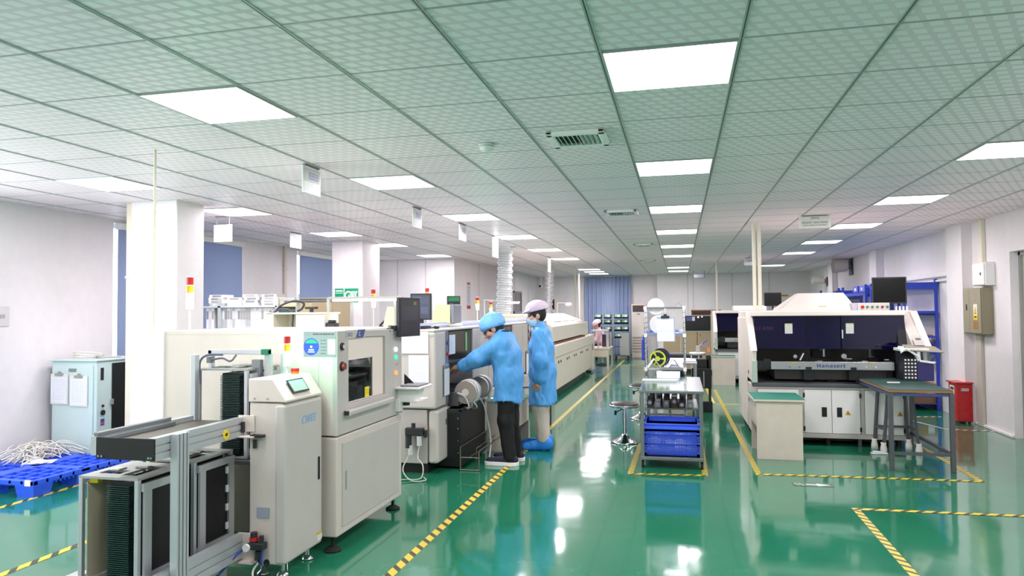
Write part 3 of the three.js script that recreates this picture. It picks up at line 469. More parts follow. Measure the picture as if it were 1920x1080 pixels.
// ---------------------------------------------------------------- placement machines along the aisle
{
  const mk = (dz, label, n) => {
    const o = roomThing('placement_machine', label, 'machine', [-2.9, 0, -7.4 + dz]), b = (x0, x1, y0, y1, z0, z1, r = .01) => bx(x0, x1, y0, y1, z0 + dz, z1 + dz, r);
    mesh('housing', [b(-3.5, -2.72, .1, 1.36, -6.45, -8.4, .02), b(-2.74, -2.29, .625, 1.37, -6.46, -6.84, .025), b(-2.74, -2.29, .625, 1.37, -7.75, -8.4, .025), b(-3.4, -2.29, 1.365, 1.39, -6.46, -8.4, .01)], M.machineGrey, o);
    const lo = mesh('lower_cabinet', b(-2.74, -2.385, .1, .615, -6.48, -6.85, .008), M.grey, o); mesh('lower_cabinet', b(-2.74, -2.3, .1, .615, -7.76, -8.39, .008), M.grey, o);
    mesh('corner_door', b(-2.38, -2.275, .1, .61, -6.49, -6.83, .03), M.machineGrey, lo);
    mesh('door_slot', b(-2.276, -2.272, .44, .5, -6.72, -6.74, .002), M.black, lo);
    mesh('plinth', b(-3.45, -2.4, 0, .1, -6.55, -8.3, 0), M.black, o);
    mesh('work_cavity', [b(-2.72, -2.7, .6, 1.36, -6.84, -7.75, 0), b(-2.72, -2.3, .58, .6, -6.84, -7.75, 0), b(-2.7, -2.3, .6, 1.36, -6.842, -6.846, 0), b(-2.7, -2.3, .6, 1.36, -7.744, -7.748, 0)], M.grey, o);
    const cov = mesh('safety_cover', [exX([[-6.85, 1.05], [-7.74, 1.05], [-7.74, 1.355], [-6.85, 1.355]].map(([z, y]) => [z + dz, y]), -2.335, -2.31, .004)], M.smoked, o);
    mesh('cover_edge', [b(-2.34, -2.295, 1.03, 1.052, -6.85, -7.74, .004)], M.charcoal, cov);
    mesh('cover_arm', [rod([-2.33, 1.08, -6.9 + dz], [-2.4, 1.0, -7.2 + dz], .008), rod([-2.33, 1.1, -7.5 + dz], [-2.42, 1.02, -7.65 + dz], .008)], M.steelDull, o);
    mesh('jamb_strip', b(-2.29, -2.283, .64, 1.36, -6.765, -6.835, .003), M.aluDark, o);
    mesh('start_button', cyl(-2.28, 1.25, -6.8 + dz, .022, .012, 'x').scale(1, 1, 1), std('#3a3f9a', .35), o);
    mesh('stop_button', cyl(-2.278, 1.14, -6.8 + dz, .02, .02, 'x'), M.redLens, o);
    mesh('head_beam', [b(-2.65, -2.5, .98, 1.08, -6.86, -7.74, .01), b(-2.56, -2.5, .86, 1.0, -7.2, -7.34, .01), rod([-2.5, .9, -7.4 + dz], [-2.5, 1.02, -7.4 + dz], .02)], M.steelDull, o);
    return [o, b];
  };
  const [a, b] = mk(0, 'grey placement machine with two papers on its side, where the bending worker reaches in', 0);
  mesh('cover_label', b(-2.309, -2.306, 1.13, 1.33, -7.5, -7.56, 0), std('#86c98a', .5), a);
  card('cover_sheet', .2, .2, (g, w, h) => sheet(g, w, h, 9), a, [-2.306, 1.22, -7.03], [0, PI / 2, 0], 128);
  mesh('side_tag', bx(atZ(806, 625, -6.455)[0], atZ(813, 625, -6.455)[0], 1.33, 1.345, -6.455, -6.452), std('#9fcfae', .5), a);
  mk(-1.97, 'second grey placement machine in the line, behind the bending worker', 1);
  const [c3] = mk(-3.94, 'third grey placement machine with papers, between the two workers in blue', 2);
  for (const z of [-10.9, -11.1]) card('cover_sheet', .15, .17, (g, w, h) => sheet(g, w, h, 8), c3, [-2.306, 1.24, z], [0, PI / 2, 0], 96);
  // blue bridge rail over the machines
  single('bridge_rail', 'pale blue rail lying along the tops of the placement machines', 'rail', [bx(-2.62, -2.5, 1.392, 1.43, -6.5, -12.2, .008), bx(-2.6, -2.52, 1.43, 1.442, -6.55, -12.1, .004)], M.bluewhite, [-2.56, 1.39, -9.3]);
  const paperOn = (label, x0, y0, x1, y1, z) => { const a = atZ(x0, y0, z), c = atZ(x1, y1, z), w = c[0] - a[0], h = a[1] - c[1]; const m = card('paper_notice', w, h, (g, W, H) => sheet(g, W, H, 12), null, [(a[0] + c[0]) / 2, (a[1] + c[1]) / 2, z], [0, 0, 0], 192, .8); tag(m, label, 'paper'); };
  paperOn('wide white paper taped high on the side of the placement machine', 752, 622, 803, 663, -6.447);
  paperOn('tall white paper taped under another on the side of the placement machine', 766, 666, 804, 723, -6.447);
  // clipboards on the jambs
  const clip = (label, z, y0, y1, w) => { const o = roomThing('clipboard', label, 'clipboard', [-2.27, y0, z]); mesh('board', bx(-2.282, -2.276, y0, y1, z - w / 2, z + w / 2, .002), std('#8d9399', .4), o); card('sheet', w - .02, (y1 - y0) - .05, (g, W, H) => sheet(g, W, H, 14), o, [-2.2735, (y0 + y1) / 2 - .015, z], [0, PI / 2, 0], 128, .8); mesh('clip', bx(-2.282, -2.262, y1 - .02, y1 + .012, z - .035, z + .035, .004), M.chrome, o); };
  clip('white clipboard hanging beside the opening of the placement machine', -6.76, .72, 1.03, .17);
  clip('paper on a clipboard hanging between the two workers', -11.0, .95, 1.24, .19);
  clip('lower paper clipboard hanging between the two workers', -10.6, .6, .95, .17);
  // feeder cart
  const c = roomThing('feeder_cart', 'black feeder cart docked under the placement machine with reels and white cables', 'cart', [-2.3, 0, -7.2]);
  mesh('cart_body', [bx(-2.6, -2.13, .02, .56, -6.757, -7.65, .006)], M.black, c);
  mesh('cart_lip', [bx(-2.6, -2.13, .56, .59, -6.757, -6.78, .003), bx(-2.15, -2.13, .56, .592, -6.757, -7.65, .003)], M.charcoal, c);
  mesh('rivet', [[.5, 0], [.4, 0], [.28, 0], [.16, 0]].map(([y]) => cyl(-2.16, y, -6.754, .006, .004, 'z')), M.chrome, c);
  mesh('feeder_row', [0, 1, 2, 3, 4, 5, 6, 7].map(k => bx(-2.5, -2.2, .6, .74 + .02 * (k % 3), -6.9 - k * .1, -6.97 - k * .1, .006)), M.steelDull, c);
  const cords = []; for (let k = 0; k < 9; k++) { const z = -6.85 - k * .035; cords.push(tube([[-2.2, .74, z], [-2.13 + rr(0, .03), .7, z - .03], [-2.1 + rr(-.02, .03), .6 + rr(-.04, .03), z - rr(0, .1)], [-2.17, .55 + rr(0, .05), z - .1]], .006, 14, 6)); }
  mesh('cable_bundle', cords, std('#c9c9cc', .5), c);
  mesh('white_hose', [tube([[-2.2, .66, -7.0], [-2.08, .7, -7.05], [-2.02, .62, -7.15], [-1.98, .4, -7.22], [-1.95, .2, -7.22], [-1.95, .02, -7.15]], .0085, 40), tube([[-2.2, .62, -6.95], [-2.1, .66, -6.98], [-2.05, .58, -7.05], [-2.12, .54, -7.15]], .008, 20)], M.whitePlastic, c);
  // reels
  for (let k = 0; k < 4; k++) {
    const z = [-6.94, -7.03, -7.4, -7.5][k], r = [.115, .125, .115, .125][k], o = roomThing('component_reel', k % 2 ? 'white component reel on the docked feeder cart' : 'component reel with grey brown faces on the docked feeder cart', 'reel', [-2.13, .64, z], k % 2 ? 'white reels on the docked feeder cart' : 'grey faced reels on the docked feeder cart');
    for (const q of [-.03, .03]) mesh('flange', cyl(-2.13, .74, z + q, r, .004, 'z', r, 32), k % 2 ? M.whitePlastic : std('#8f877f', .5), o);
    mesh('tape_roll', cyl(-2.13, .74, z, r * .96, .056, 'z', r * .96, 32), M.offwhite, o);
    mesh('hub', cyl(-2.13, .74, z, r * .32, .07, 'z'), k % 2 ? std('#8b8378', .5) : std('#c9c5bd', .5), o);
  }
  // wire footrest
  const f = roomThing('footrest_frame', 'rusty steel wire footrest standing before the feeder cart', 'footrest', [-2.03, 0, -7.1]);
  for (const z of [-6.7, -7.75]) mesh('end_hoop', [rod([-2.12, .008, z], [-2.12, .23, z], .007), rod([-1.93, .008, z], [-1.93, .19, z], .007), rod([-2.12, .008, z], [-1.93, .008, z], .007), rod([-2.12, .13, z], [-1.93, .13, z], .006)], metal('#8b8178', .45), f);
  mesh('long_rod', [rod([-2.12, .23, -6.7], [-2.12, .23, -7.75], .007), rod([-1.93, .19, -6.7], [-1.93, .19, -7.75], .007), rod([-2.03, .17, -6.95], [-2.03, .18, -7.75], .006), rod([-2.03, .13, -6.7], [-2.03, .13, -7.75], .006), rod([-2.03, .06, -6.95], [-2.03, .17, -6.95], .006)], metal('#8b8178', .45), f);
  // air regulator behind the printer
  const g = roomThing('air_filter_unit', 'black air filter regulator with clear bowls on the side of the placement machine', 'regulator', [-2.52, .2, -6.4]);
  mesh('valve_body', [bx(-2.58, -2.4, .38, .45, -6.4, -6.46, .008), cyl(-2.5, .47, -6.42, .02, .05), cyl(-2.55, .32, -6.42, .03, .12), bx(-2.4, -2.37, .36, .43, -6.42, -6.46, .005)], M.charcoal, g);
  mesh('bowl', [cyl(-2.53, .24, -6.42, .024, .09), cyl(-2.44, .33, -6.42, .024, .09)], std('#cfd1d2', .3), g);
  mesh('air_hose', [tube([[-2.44, .28, -6.42], [-2.44, .18, -6.38], [-2.36, .12, -6.3], [-2.36, .02, -6.25], [-2.5, .01, -6.2], [-2.6, .02, -6.1], [-2.5, .01, -6.0]], .006, 40), tube([[-2.54, .2, -6.42], [-2.56, .08, -6.3], [-2.4, .012, -6.15], [-2.3, .012, -6.2], [-2.36, .012, -6.32]], .006, 30)], std('#b9bcb0', .4), g);
}
// small desk behind the bending worker
function smallDesk(label, x0, x1, z0, z1, h, ovh = .02) {           // z0 near side
  const o = roomThing('side_desk', label, 'desk', [(x0 + x1) / 2, 0, (z0 + z1) / 2]);
  mesh('side_panel', bx(x0, x1, 0, h - .025, z0, z0 - .018, .002), M.laminate, o); mesh('side_panel', bx(x0, x1, 0, h - .025, z1 + .018, z1, .002), M.laminate, o);
  const xm = (x0 + x1) / 2; mesh('back_panel', bx(xm - .008, xm + .008, .1, h - .025, z0 - .018, z1 + .018), M.brown, o);
  for (const x of [x0, x1 - .016]) mesh('apron', bx(x, x + .016, h - .3, h - .025, z0 - .018, z1 + .018, .002), M.laminate, o);
  const t = mesh('desk_top', bx(x0 - ovh, x1 + ovh, h - .025, h - .004, z0 + ovh, z1 - ovh, .003), M.laminate, o);
  mesh('green_mat', bx(x0 - ovh + .004, x1 + ovh - .004, h - .004, h, z0 + ovh - .004, z1 - ovh + .004), M.greenMat, t);
  return o;
}
smallDesk('low laminate desk with green top behind the bending worker', -2.12, -1.76, -7.68, -8.25, .575);
{ const p = card('paper_stack', .2, .14, (g, w, h) => sheet(g, w, h, 8), null, [-2.0, .578, -7.8], [-PI / 2, .2, 0], 96); tag(p, 'loose white papers on the low desk behind the bending worker', 'paper'); }
smallDesk('beige laminate desk with green top before the insertion machine', .76, 1.21, -7.82, -8.42, .625, .03);
smallDesk('beige laminate desk standing before the far insertion machine', .64, 1.08, -15.2, -15.6, .6);
{ // steel step stand beside the standing worker
  const o = roomThing('steel_stand', 'low open steel stand behind the legs of the standing worker', 'stand', [-1.95, 0, -9.3]);
  mesh('stand_top', bx(-2.2, -1.72, .56, .585, -9.0, -9.6, .004), M.steelDull, o);
  for (const [x, z] of [[-1.74, -9.02], [-1.74, -9.58], [-2.18, -9.02], [-2.18, -9.58]]) mesh('leg', bx(x - .012, x + .012, 0, .56, z - .012, z + .012), M.steelDull, o);
  mesh('stretcher', [bx(-1.75, -1.73, .3, .32, -9.02, -9.58), bx(-2.18, -1.74, .3, .32, -9.01, -9.03)], M.steelDull, o);
}
// ---------------------------------------------------------------- reflow oven
{
  const z0 = -12.62, z1 = -17.9, x1 = -2.2, o = roomThing('reflow_oven', 'long cream reflow oven with a rounded hood beyond the standing worker', 'machine', [-2.8, 0, -15.2]);
  mesh('base_cabinet', exX([[z0, .12], [z1, .12], [z1, .93], [z0, .93]], -3.4, x1, .012), M.oven, o);
  mesh('upper_apron', bx(-3.3, x1 + .02, .7, .94, z0, z1, .03), M.oven, o);
  mesh('plinth', bx(-3.3, -2.35, 0, .12, z0 - .1, z1 + .1), M.black, o);
  mesh('hood_top', ex([[-3.45, 1.0], [-2.23, 1.0], [-2.23, 1.27], [-2.3, 1.33], [-2.72, 1.5], [-3.2, 1.5], [-3.45, 1.3]], z0 + .02, z1 + .9, .025), M.oven, o);
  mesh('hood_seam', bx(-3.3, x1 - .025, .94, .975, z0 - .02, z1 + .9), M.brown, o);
  mesh('inspection_lid', [0, 1, 2].map(k => { const a = -13.2 - k * 1.15; return exX([[0, 0], [-.95, 0], [-.95, .012], [0, .012]].map(([z, y]) => [z, y]), -.2, .2, .003).rotateZ(-.383).translate(-2.51, 1.42, a); }), M.white, o);
  for (let k = 0; k < 5; k++) for (const q of [0, .26]) { const z = -13.0 - k * 1.0 - q; if (z > z1) mesh('latch', bx(x1 - .002, x1 + .008, .585, .635, z - .035, z + .035, .004), M.black, o); }
  const e = mesh('end_cabinet', [bx(-3.3, x1 + .03, .05, .95, z1, z1 - .45, .012), bx(-3.2, -2.32, .95, 1.27, z1 + .6, z1 - .4, .02)], M.oven, o);
  mesh('end_handle', bx(x1 + .03, x1 + .04, .55, .72, z1 - .1, z1 - .13, .003), M.black, e);
}
// flexible ducts down to the line
function duct(label, x, z, dx, r, y0) {
  const o = roomThing('exhaust_duct', label, 'duct', [x, y0, z]); const g = [], n = 40, H = CEIL - .02 - y0;
  const rings = []; for (let k = 0; k < n; k++) { const t = k / (n - 1), y = y0 + H * t, cx = x + dx * (1 - t) * (1 - t) * .6 + .012 * Math.sin(k * 1.7); rings.push(new THREE.TorusGeometry(r, r * .12, 8, 26).rotateX(PI / 2).translate(cx, y, z)); if (k) g.push(cyl(cx, y - H / n / 2, z, r * .92, H / n + .004, 'y', r * .92, 24)); }
  const s = mesh('duct_sleeve', g, std('#c9cbd0', .35, { metalness: .5 }), o); mesh('duct_rings', rings, std('#e6e7ea', .3, { metalness: .4 }), s);
  mesh('ceiling_collar', cyl(x, CEIL - .02, z, r * 1.12, .04), M.whitePlastic, o);
}
duct('wide silver flexible duct rising from the oven entry to the ceiling', -3.14, -12.75, -.1, .125, 1.44);
duct('silver flexible duct rising at the oven exit end', -3.08, -17.0, -.1, .095, 1.46);
// desk with worker at the end of the line
{
  const o = roomThing('inspection_table', 'cream table with a small steel frame at the far end of the oven', 'table', [-2.2, 0, -19.5]);
  mesh('table_top', bx(-2.75, -1.84, .53, .56, -18.75, -20.0, .005), M.oven, o); mesh('front_panel', bx(-2.75, -1.86, .33, .53, -18.78, -18.8, .003), M.oven, o);
  for (const [x, z] of [[-1.87, -18.8], [-1.87, -19.95], [-2.7, -19.95]]) mesh('leg', bx(x - .025, x + .025, 0, .53, z - .025, z + .025), M.oven, o);
  mesh('guard_frame', [...[[-2.3, -18.85], [-1.9, -18.85], [-2.3, -19.4], [-1.9, -19.4], [-2.12, -18.85]].map(([x, z]) => bx(x - .014, x + .014, .56, 1.02, z - .014, z + .014)), bx(-2.3, -1.9, 1.0, 1.025, -18.84, -18.87), bx(-2.3, -1.9, 1.0, 1.025, -19.38, -19.41), bx(-1.915, -1.885, 1.0, 1.025, -18.85, -19.4), bx(-2.31, -1.89, 1.025, 1.035, -18.84, -19.42)], M.alu, o);
}
{ // floor-standing air conditioner
  const o = roomThing('air_conditioner', 'tall cream floor-standing air conditioner by the blue curtain', 'air conditioner', [-1.3, 0, -23.35]);
  mesh('cabinet', bx(-1.535, -1.065, .04, 1.76, -23.2, -23.45, .02), M.creamWarm, o); mesh('plinth', bx(-1.55, -1.05, 0, .05, -23.19, -23.46, .006), M.grey, o);
  const v = mesh('air_outlet', bx(-1.49, -1.11, 1.5, 1.71, -23.196, -23.21), std('#3a3030', .6), o);
  for (let k = 0; k < 5; k++) mesh('vane', bx(-1.485, -1.115, 1.52 + k * .04, 1.535 + k * .04, -23.19, -23.2), k < 3 ? std('#5a5f70', .5) : std('#8a5a40', .5), v);
  mesh('badge', sphere(-1.3, 1.43, -23.198, .06, 1, .3, .08), std('#8b8378', .4), o);
  for (let k = 0; k < 6; k++) mesh('intake_louvre', bx(-1.5, -1.1, .2 + k * .09, .25 + k * .09, -23.19, -23.2, .004), k % 2 ? std('#9aa0a2', .5) : std('#cfa58a', .5), o);
}
// racks of parts bins by the curtain
for (const [x0, x1, label] of [[-2.66, -2.1, 'steel rack of black parts bins behind the seated worker'], [-2.04, -1.56, 'steel rack of black parts bins beside the air conditioner']]) {
  const o = roomThing('bin_rack', label, 'rack', [(x0 + x1) / 2, 0, -22.6]);
  for (const x of [x0, (x0 + x1) / 2, x1]) mesh('upright', bx(x - .012, x + .012, .1, 1.42, -22.59, -22.615), M.steel, o);
  for (const y of [.12, .4, .68, .9, 1.12]) mesh('rack_shelf', bx(x0, x1, y, y + .015, -22.45, -22.8), M.steelDull, o);
  mesh('side_sheet', bx(x1 - .28, x1, .15, .85, -22.44, -22.45), M.zinc, o);
  for (const [x, z] of [[x0 + .05, -22.5], [x1 - .05, -22.5], [x0 + .05, -22.75], [x1 - .05, -22.75]]) mesh('castor', [cyl(x, .04, z, .04, .025, 'x'), bx(x - .02, x + .02, .06, .12, z - .02, z + .02)], M.rubber, o);
  const cx = [x0 + .13, x1 - .13];
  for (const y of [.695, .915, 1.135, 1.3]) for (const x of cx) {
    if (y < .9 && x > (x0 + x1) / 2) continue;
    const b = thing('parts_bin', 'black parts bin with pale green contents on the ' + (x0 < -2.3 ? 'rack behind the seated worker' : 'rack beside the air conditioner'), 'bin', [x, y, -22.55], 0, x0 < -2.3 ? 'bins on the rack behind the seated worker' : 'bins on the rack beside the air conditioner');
    mesh('tray', [bx(-.11, .11, 0, .02, -.15, .12), bx(-.11, -.1, 0, .13, -.15, .05), bx(.1, .11, 0, .13, -.15, .05), bx(-.11, .11, 0, .05, .11, .12)], M.black, b);
    mesh('contents', ex([[-.095, .02], [.095, .02], [.095, .12], [-.095, .12]], -.12, .06, .01).rotateX(-.2), std('#7fb39a', .6), b);
    mesh('glint_card', bc(.03, .07, .085, .07, .07, .004), std('#dff6f2', .5), b);  // pale card painted as the white reflection on each bin
  }
}
function frustum(a, b) {      // [x0,x1,z0,z1,y] bottom and top
  const P = ([x0, x1, z0, z1, y]) => [[x0, y, z0], [x1, y, z0], [x1, y, z1], [x0, y, z1]], p = [...P(a), ...P(b)], f = [[0, 1, 2, 3], [7, 6, 5, 4], [0, 4, 5, 1], [1, 5, 6, 2], [2, 6, 7, 3], [3, 7, 4, 0]], pos = [];
  for (const [i, j, k, l] of f) for (const q of [i, k, j, i, l, k]) pos.push(...p[q]);
  const g = new THREE.BufferGeometry(); g.setAttribute('position', new THREE.Float32BufferAttribute(pos, 3)); g.computeVertexNormals();
  const c = V((a[0] + a[1]) / 2, (a[4] + b[4]) / 2, (a[2] + a[3]) / 2), n = g.attributes.normal, v = g.attributes.position; let s = 0;
  for (let i = 0; i < v.count; i++) s += (v.getX(i) - c.x) * n.getX(i) + (v.getY(i) - c.y) * n.getY(i) + (v.getZ(i) - c.z) * n.getZ(i);
  if (s < 0) { for (let i = 0; i < v.count; i += 3) { const t = [v.getX(i), v.getY(i), v.getZ(i)]; v.setXYZ(i, v.getX(i + 1), v.getY(i + 1), v.getZ(i + 1)); v.setXYZ(i + 1, ...t); } g.computeVertexNormals(); }
  return g;
}
// ---------------------------------------------------------------- insertion machines (local: x 0..1.64, front at z = 0)
function insertionMachine(pos, label, main) {
  const o = thing('insertion_machine', label, 'machine', pos), W = 1.64, D = 1.9;
  const low = mesh('lower_cabinet', bx(0, W, .1, .665, -.012, -D, .008), M.machineGrey, o);
  mesh('steel_frame', [bx(0, W, .09, .14, 0, .012, .003), bx(0, W, .64, .665, 0, .012, .003), bx(-.005, .045, .09, .69, -.02, .014, .003), bx(W - .045, W + .005, .09, .69, -.02, .014, .003), bx(.5, .55, .12, .66, -.01, .01, .002), bx(1.15, 1.19, .12, .66, -.01, .01, .002)], M.grey, o);
  const doors = [[.05, .5], [.555, .845], [.85, 1.145], [1.195, 1.59]];
  doors.forEach(([a, b], k) => { const d = mesh('cabinet_door', bx(a, b, .145, .635, -.01, .012, .005), M.white, low); if (k === 1) mesh('pull_slot', bx(.74, .795, .33, .44, .011, .014, .003), M.black, d); if (k === 2) mesh('pull_slot', bx(.9, .955, .33, .44, .011, .014, .003), M.black, d); if (k) for (const y of [.55, .17]) mesh('hinge', bx(k === 1 ? a - .012 : b - .008, k === 1 ? a + .008 : b + .012, y, y + .05, .008, .018, .002), M.black, d); });
  for (const x of [.985, 1.52]) card('warning_triangle', .06, .055, (g, w, h) => { g.fillStyle = '#ecebe8'; g.fillRect(0, 0, w, h); g.fillStyle = '#c89a1c'; g.beginPath(); g.moveTo(w / 2, 0); g.lineTo(w, h); g.lineTo(0, h); g.fill(); g.fillStyle = '#222'; g.beginPath(); g.moveTo(w * .5, h * .3); g.lineTo(w * .4, h * .62); g.lineTo(w * .52, h * .62); g.lineTo(w * .46, h * .88); g.lineTo(w * .62, h * .55); g.lineTo(w * .5, h * .55); g.fill(); }, o, [x + .03, .385, .0135], [0, 0, 0], 64);
  for (const [x, z] of [[.08, -.1], [W - .08, -.1], [.08, -D + .1], [W - .08, -D + .1], [W / 2, -.1]]) mesh('foot', cyl(x, .05, z, .03, .1), M.black, o);
  mesh('plinth', bx(.06, W - .06, .03, .1, -.2, -D + .05), M.black, o);
  mesh('bench_edge', bx(-.01, W + .01, .665, .71, .03, -.05, .008), M.steelDull, o);
  mesh('bench', bx(.04, W - .04, .68, .705, -.05, -D + .1), M.black, o);
  const prof = [[.05, 1.1], [.03, .95], [.02, .712], [-D, .712], [-D, 1.5], [-.5, 1.5]];
  const side = k => exX(prof, k ? W - .045 : 0, k ? W : .045, .006);
  const cl = mesh('side_cheek', side(0), M.creamWarm, o);
  mesh('cheek_trim', exX([[.055, .713], [.055, .96], [.0, .96], [-.06, .713]], -.004, .05, .003), std('#a9bcae', .5), cl);
  for (const x of [-.025, W + .17]) mesh('cheek_front', exX([[.085, 1.08], [.02, 1.09], [-.52, 1.52], [-.45, 1.525]], x, x + .075, .008), M.creamWarm, o);
  // right hand housing, wider than the bench
  mesh('side_housing', exX([[.05, 1.1], [-.1, 1.02], [-D + .2, 1.02], [-D + .2, 1.5], [-.5, 1.5]], W + .06, W + .235, .01), M.machineGrey, o); mesh('side_cheek', exX([[-.06, .712], [-D, .712], [-D, 1.49], [-.3, 1.49]], W - .03, W + .06, .006), M.dark, o);
  const sp = mesh('side_panel', bx(-.012, .0, .12, 1.45, -.62, -D + .02, .004), M.creamWarm, o);
  mesh('panel_latch', [bx(-.016, -.011, .78, .82, -.35, -.39, .002), bx(-.016, -.011, .45, .49, -.3, -.34, .002)], M.black, sp);
  mesh('top_fascia', bx(.02, W + .06, 1.475, 1.53, -.22, -.52, .008), M.creamWarm, o);
  mesh('top_cover', bx(.0, W + .2, 1.497, 1.532, -.5, -D, .008), M.creamWarm, o);
  mesh('rear_wall', bx(.045, W - .045, .71, 1.49, -1.45, -1.47), M.grey, o);
  mesh('cavity_floor', bx(.05, W - .05, .706, .72, -.05, -1.45), M.charcoal, o);
  // sliding glass doors
  const pane = (a, b, off) => bx(a, b, 1.085, 1.478, -.245 + off, -.257 + off, .002);
  const gl = [mesh('glass_door', pane(.05, .62, 0), M.glassDark, o), mesh('glass_door', pane(.45, 1.1, -.03), M.glassDark, o), mesh('glass_door', pane(1.02, W + .05, 0), M.glassDark, o)];
  const ang = Math.atan2(.39, .63);
  const onGlass = (name, w, h, x, t, draw, p) => { const m = card(name, w, h, draw, p, [x, 1.085 + .39 * t, -.243], [0, 0, 0], 96); return m; };
  const note = (g, w, h) => { g.fillStyle = '#cfd2ca'; g.fillRect(0, 0, w, h); g.fillStyle = '#b4b06a'; g.fillRect(0, 0, w, h * .12); textLines(g, 6, h * .2, w - 12, 7, h * .11, '#7d8288', 4); };
  if (main) { onGlass('glass_label', .085, .12, .44, .62, note, gl[0]); onGlass('glass_label', .085, .12, 1.11, .62, note, gl[2]); onGlass('handle_strip', .014, .1, 1.03, .45, (g, w, h) => { g.fillStyle = '#b9bcc4'; g.fillRect(0, 0, w, h); }, gl[1]);
    mesh('model_print', letters('CF-5200', .2, .001).translate(.17, 1.33, -.2445), std('#341330', .4), gl[0]); }
  // name bar
  const bar_ = mesh('name_bar', bx(.2, 1.49, .868, .957, .07, .03, .003), M.steel, o);
  for (const x of [.4, .5, 1.2, 1.3]) mesh('bar_knob', cyl(x, .9, .074, .012, .012, 'z'), M.chrome, bar_);
  mesh('bar_hook', [bx(.57, .63, .86, .9, .06, .09, .004), bx(1.04, 1.1, .86, .9, .06, .09, .004), bx(.55, .66, .75, .87, -.02, .05, .004), bx(1.03, 1.14, .75, .87, -.02, .05, .004)], M.black, o);
  mesh('bar_lettering', letters('Hanasert', .3).scale(1, .8, 1).translate(.84, .913, .0695), std('#26407e', .4), bar_);
  for (const x of [.42, 1.22]) mesh('warning_sticker', bx(x, x + .05, .935, .952, .07, .0715), std('#b7a637', .5), bar_);
  mesh('bar_bracket', [bx(.06, .2, .86, .96, -.02, .03, .004), bx(.13, .2, .88, .98, -.05, .04, .003)], M.black, o);
  // working heads seen through the glass
  const mech = [], shiny = [];
  for (let k = 0; k < 26; k++) { const x = rr(.25, 1.45), z = rr(-.7, -.1), h = rr(.02, .14); mech.push(bx(x, x + rr(.03, .14), .72, .82 + h, z, z - rr(.04, .1), .003)); if (k % 2) shiny.push(bx(x, x + rr(.03, .09), .83 + h, .84 + h, z, z - rr(.03, .07), .002)); }
  mesh('head_table', [bx(.25, 1.45, .74, .9, -.05, -.8, .01), ...mech], metal('#4a4747', .4), o);
  mesh('head_parts', [...shiny, cyl(1.05, 1.0, -.3, .03, .03, 'z'), rod([.55, .95, -.2], [.6, 1.03, -.25], .012), bx(.84, .9, 1.05, 1.3, -.55, -.6, .004), cyl(.87, 1.08, -.5, .018, .2), bx(.68, .74, 1.2, 1.25, -.5, -.55, .003), cyl(.5, 1.0, -.2, .022, .03, 'z')], M.steel, o);
  mesh('gantry', [bx(.05, W - .05, 1.2, 1.3, -.9, -1.05, .01), bx(.78, 1.0, .95, 1.3, -.75, -.9, .01)], M.dark, o);
  return o;
}
const HX = .81, HZ = -8.7;
{
  const o = insertionMachine([HX, 0, HZ], 'large cream insertion machine with dark glass front and lettered steel bar', true);
  const w = (px, py, z) => { const p = atZ(px, py, z); return [p[0] - HX, p[1], z - HZ]; };
  const a = w(1467, 588, -9.4), b = w(1606, 587, -9.4), c = w(1497, 550, -9.75), d = w(1581, 550, -9.75);
  const h = mesh('hood', [frustum([a[0], b[0], -.7, -1.6, 1.56], [c[0], d[0], -1.05, -1.3, c[1]]), bx(a[0], b[0], 1.525, 1.565, -.7, -1.6)], M.creamWarm, o);
  card('hood_plate', .1, .022, (g, W, H) => { g.fillStyle = '#d8cfae'; g.fillRect(0, 0, W, H); textLines(g, 4, H * .3, W - 8, 2, H * .35, '#a99a6a', 3); }, h, [(a[0] + b[0]) / 2 + .05, 1.59, -.742], [-.9, 0, 0], 96);
  const e = w(1608, 568, -9.35), f = w(1668, 586, -9.35);
  const box = mesh('control_box', bx(e[0], f[0], 1.53, e[1] + .0, -.64, -.8, .006), M.machineGrey, o);
  mesh('box_side', bx(e[0] - .06, e[0], 1.53, e[1], -.66, -.8, .004), std('#b9b6c6', .5), box);
  [M.red, M.green, M.green, M.green, std('#6b1518', .4), M.green].forEach((m, k) => mesh('push_button', cyl(e[0] + .05 + k * .055, 1.575, -.632, k ? .013 : .019, .016, 'z'), m, box));
  mesh('vial_rack', [0, 1, 2, 3].map(k => cyl(f[0] + .1 + k * .04, 1.555, -.75, .012, .05)), M.whitePlastic, o);
  card('side_brand', .1, .16, (g, W, H) => { g.fillStyle = '#b9b2ac'; g.fillRect(0, 0, W, H); g.fillStyle = '#5c6066'; g.fillRect(W * .25, H * .28, W * .55, H * .22); textLines(g, W * .15, H * .62, W * .7, 3, H * .11, '#8d8b8c', 4); }, o, [1.755, 1.2, .0], [-.86, 0, 0], 96);
}
{ const p = atZ(1635, 520, -9.5), q = atZ(1700, 569, -9.5); const m = monitor('monitor', 'black square monitor standing on top of the lettered insertion machine', (p[0] + q[0]) / 2, q[1] - .09, -9.5, q[0] - p[0], p[1] - q[1], -.12, ui('#31333a', []), undefined, 0, 0, 1); }
insertionMachine([.72, 0, -15.75], 'second insertion machine with dark glass, standing behind the lettered one', false);
monitor('monitor', 'black monitor on the far insertion machine below a yellow notice', 1.98, 1.53, -16.4, .36, .3, 0, ui('#2c2f36', []), undefined, 0, 0, 1);
single('lid_unit', 'long white lid lying on top of the far insertion machine', 'lid', bx(1.15, 1.85, 1.53, 1.64, -16.4, -16.9, .02), M.whitePlastic, [1.5, 1.53, -16.65]);
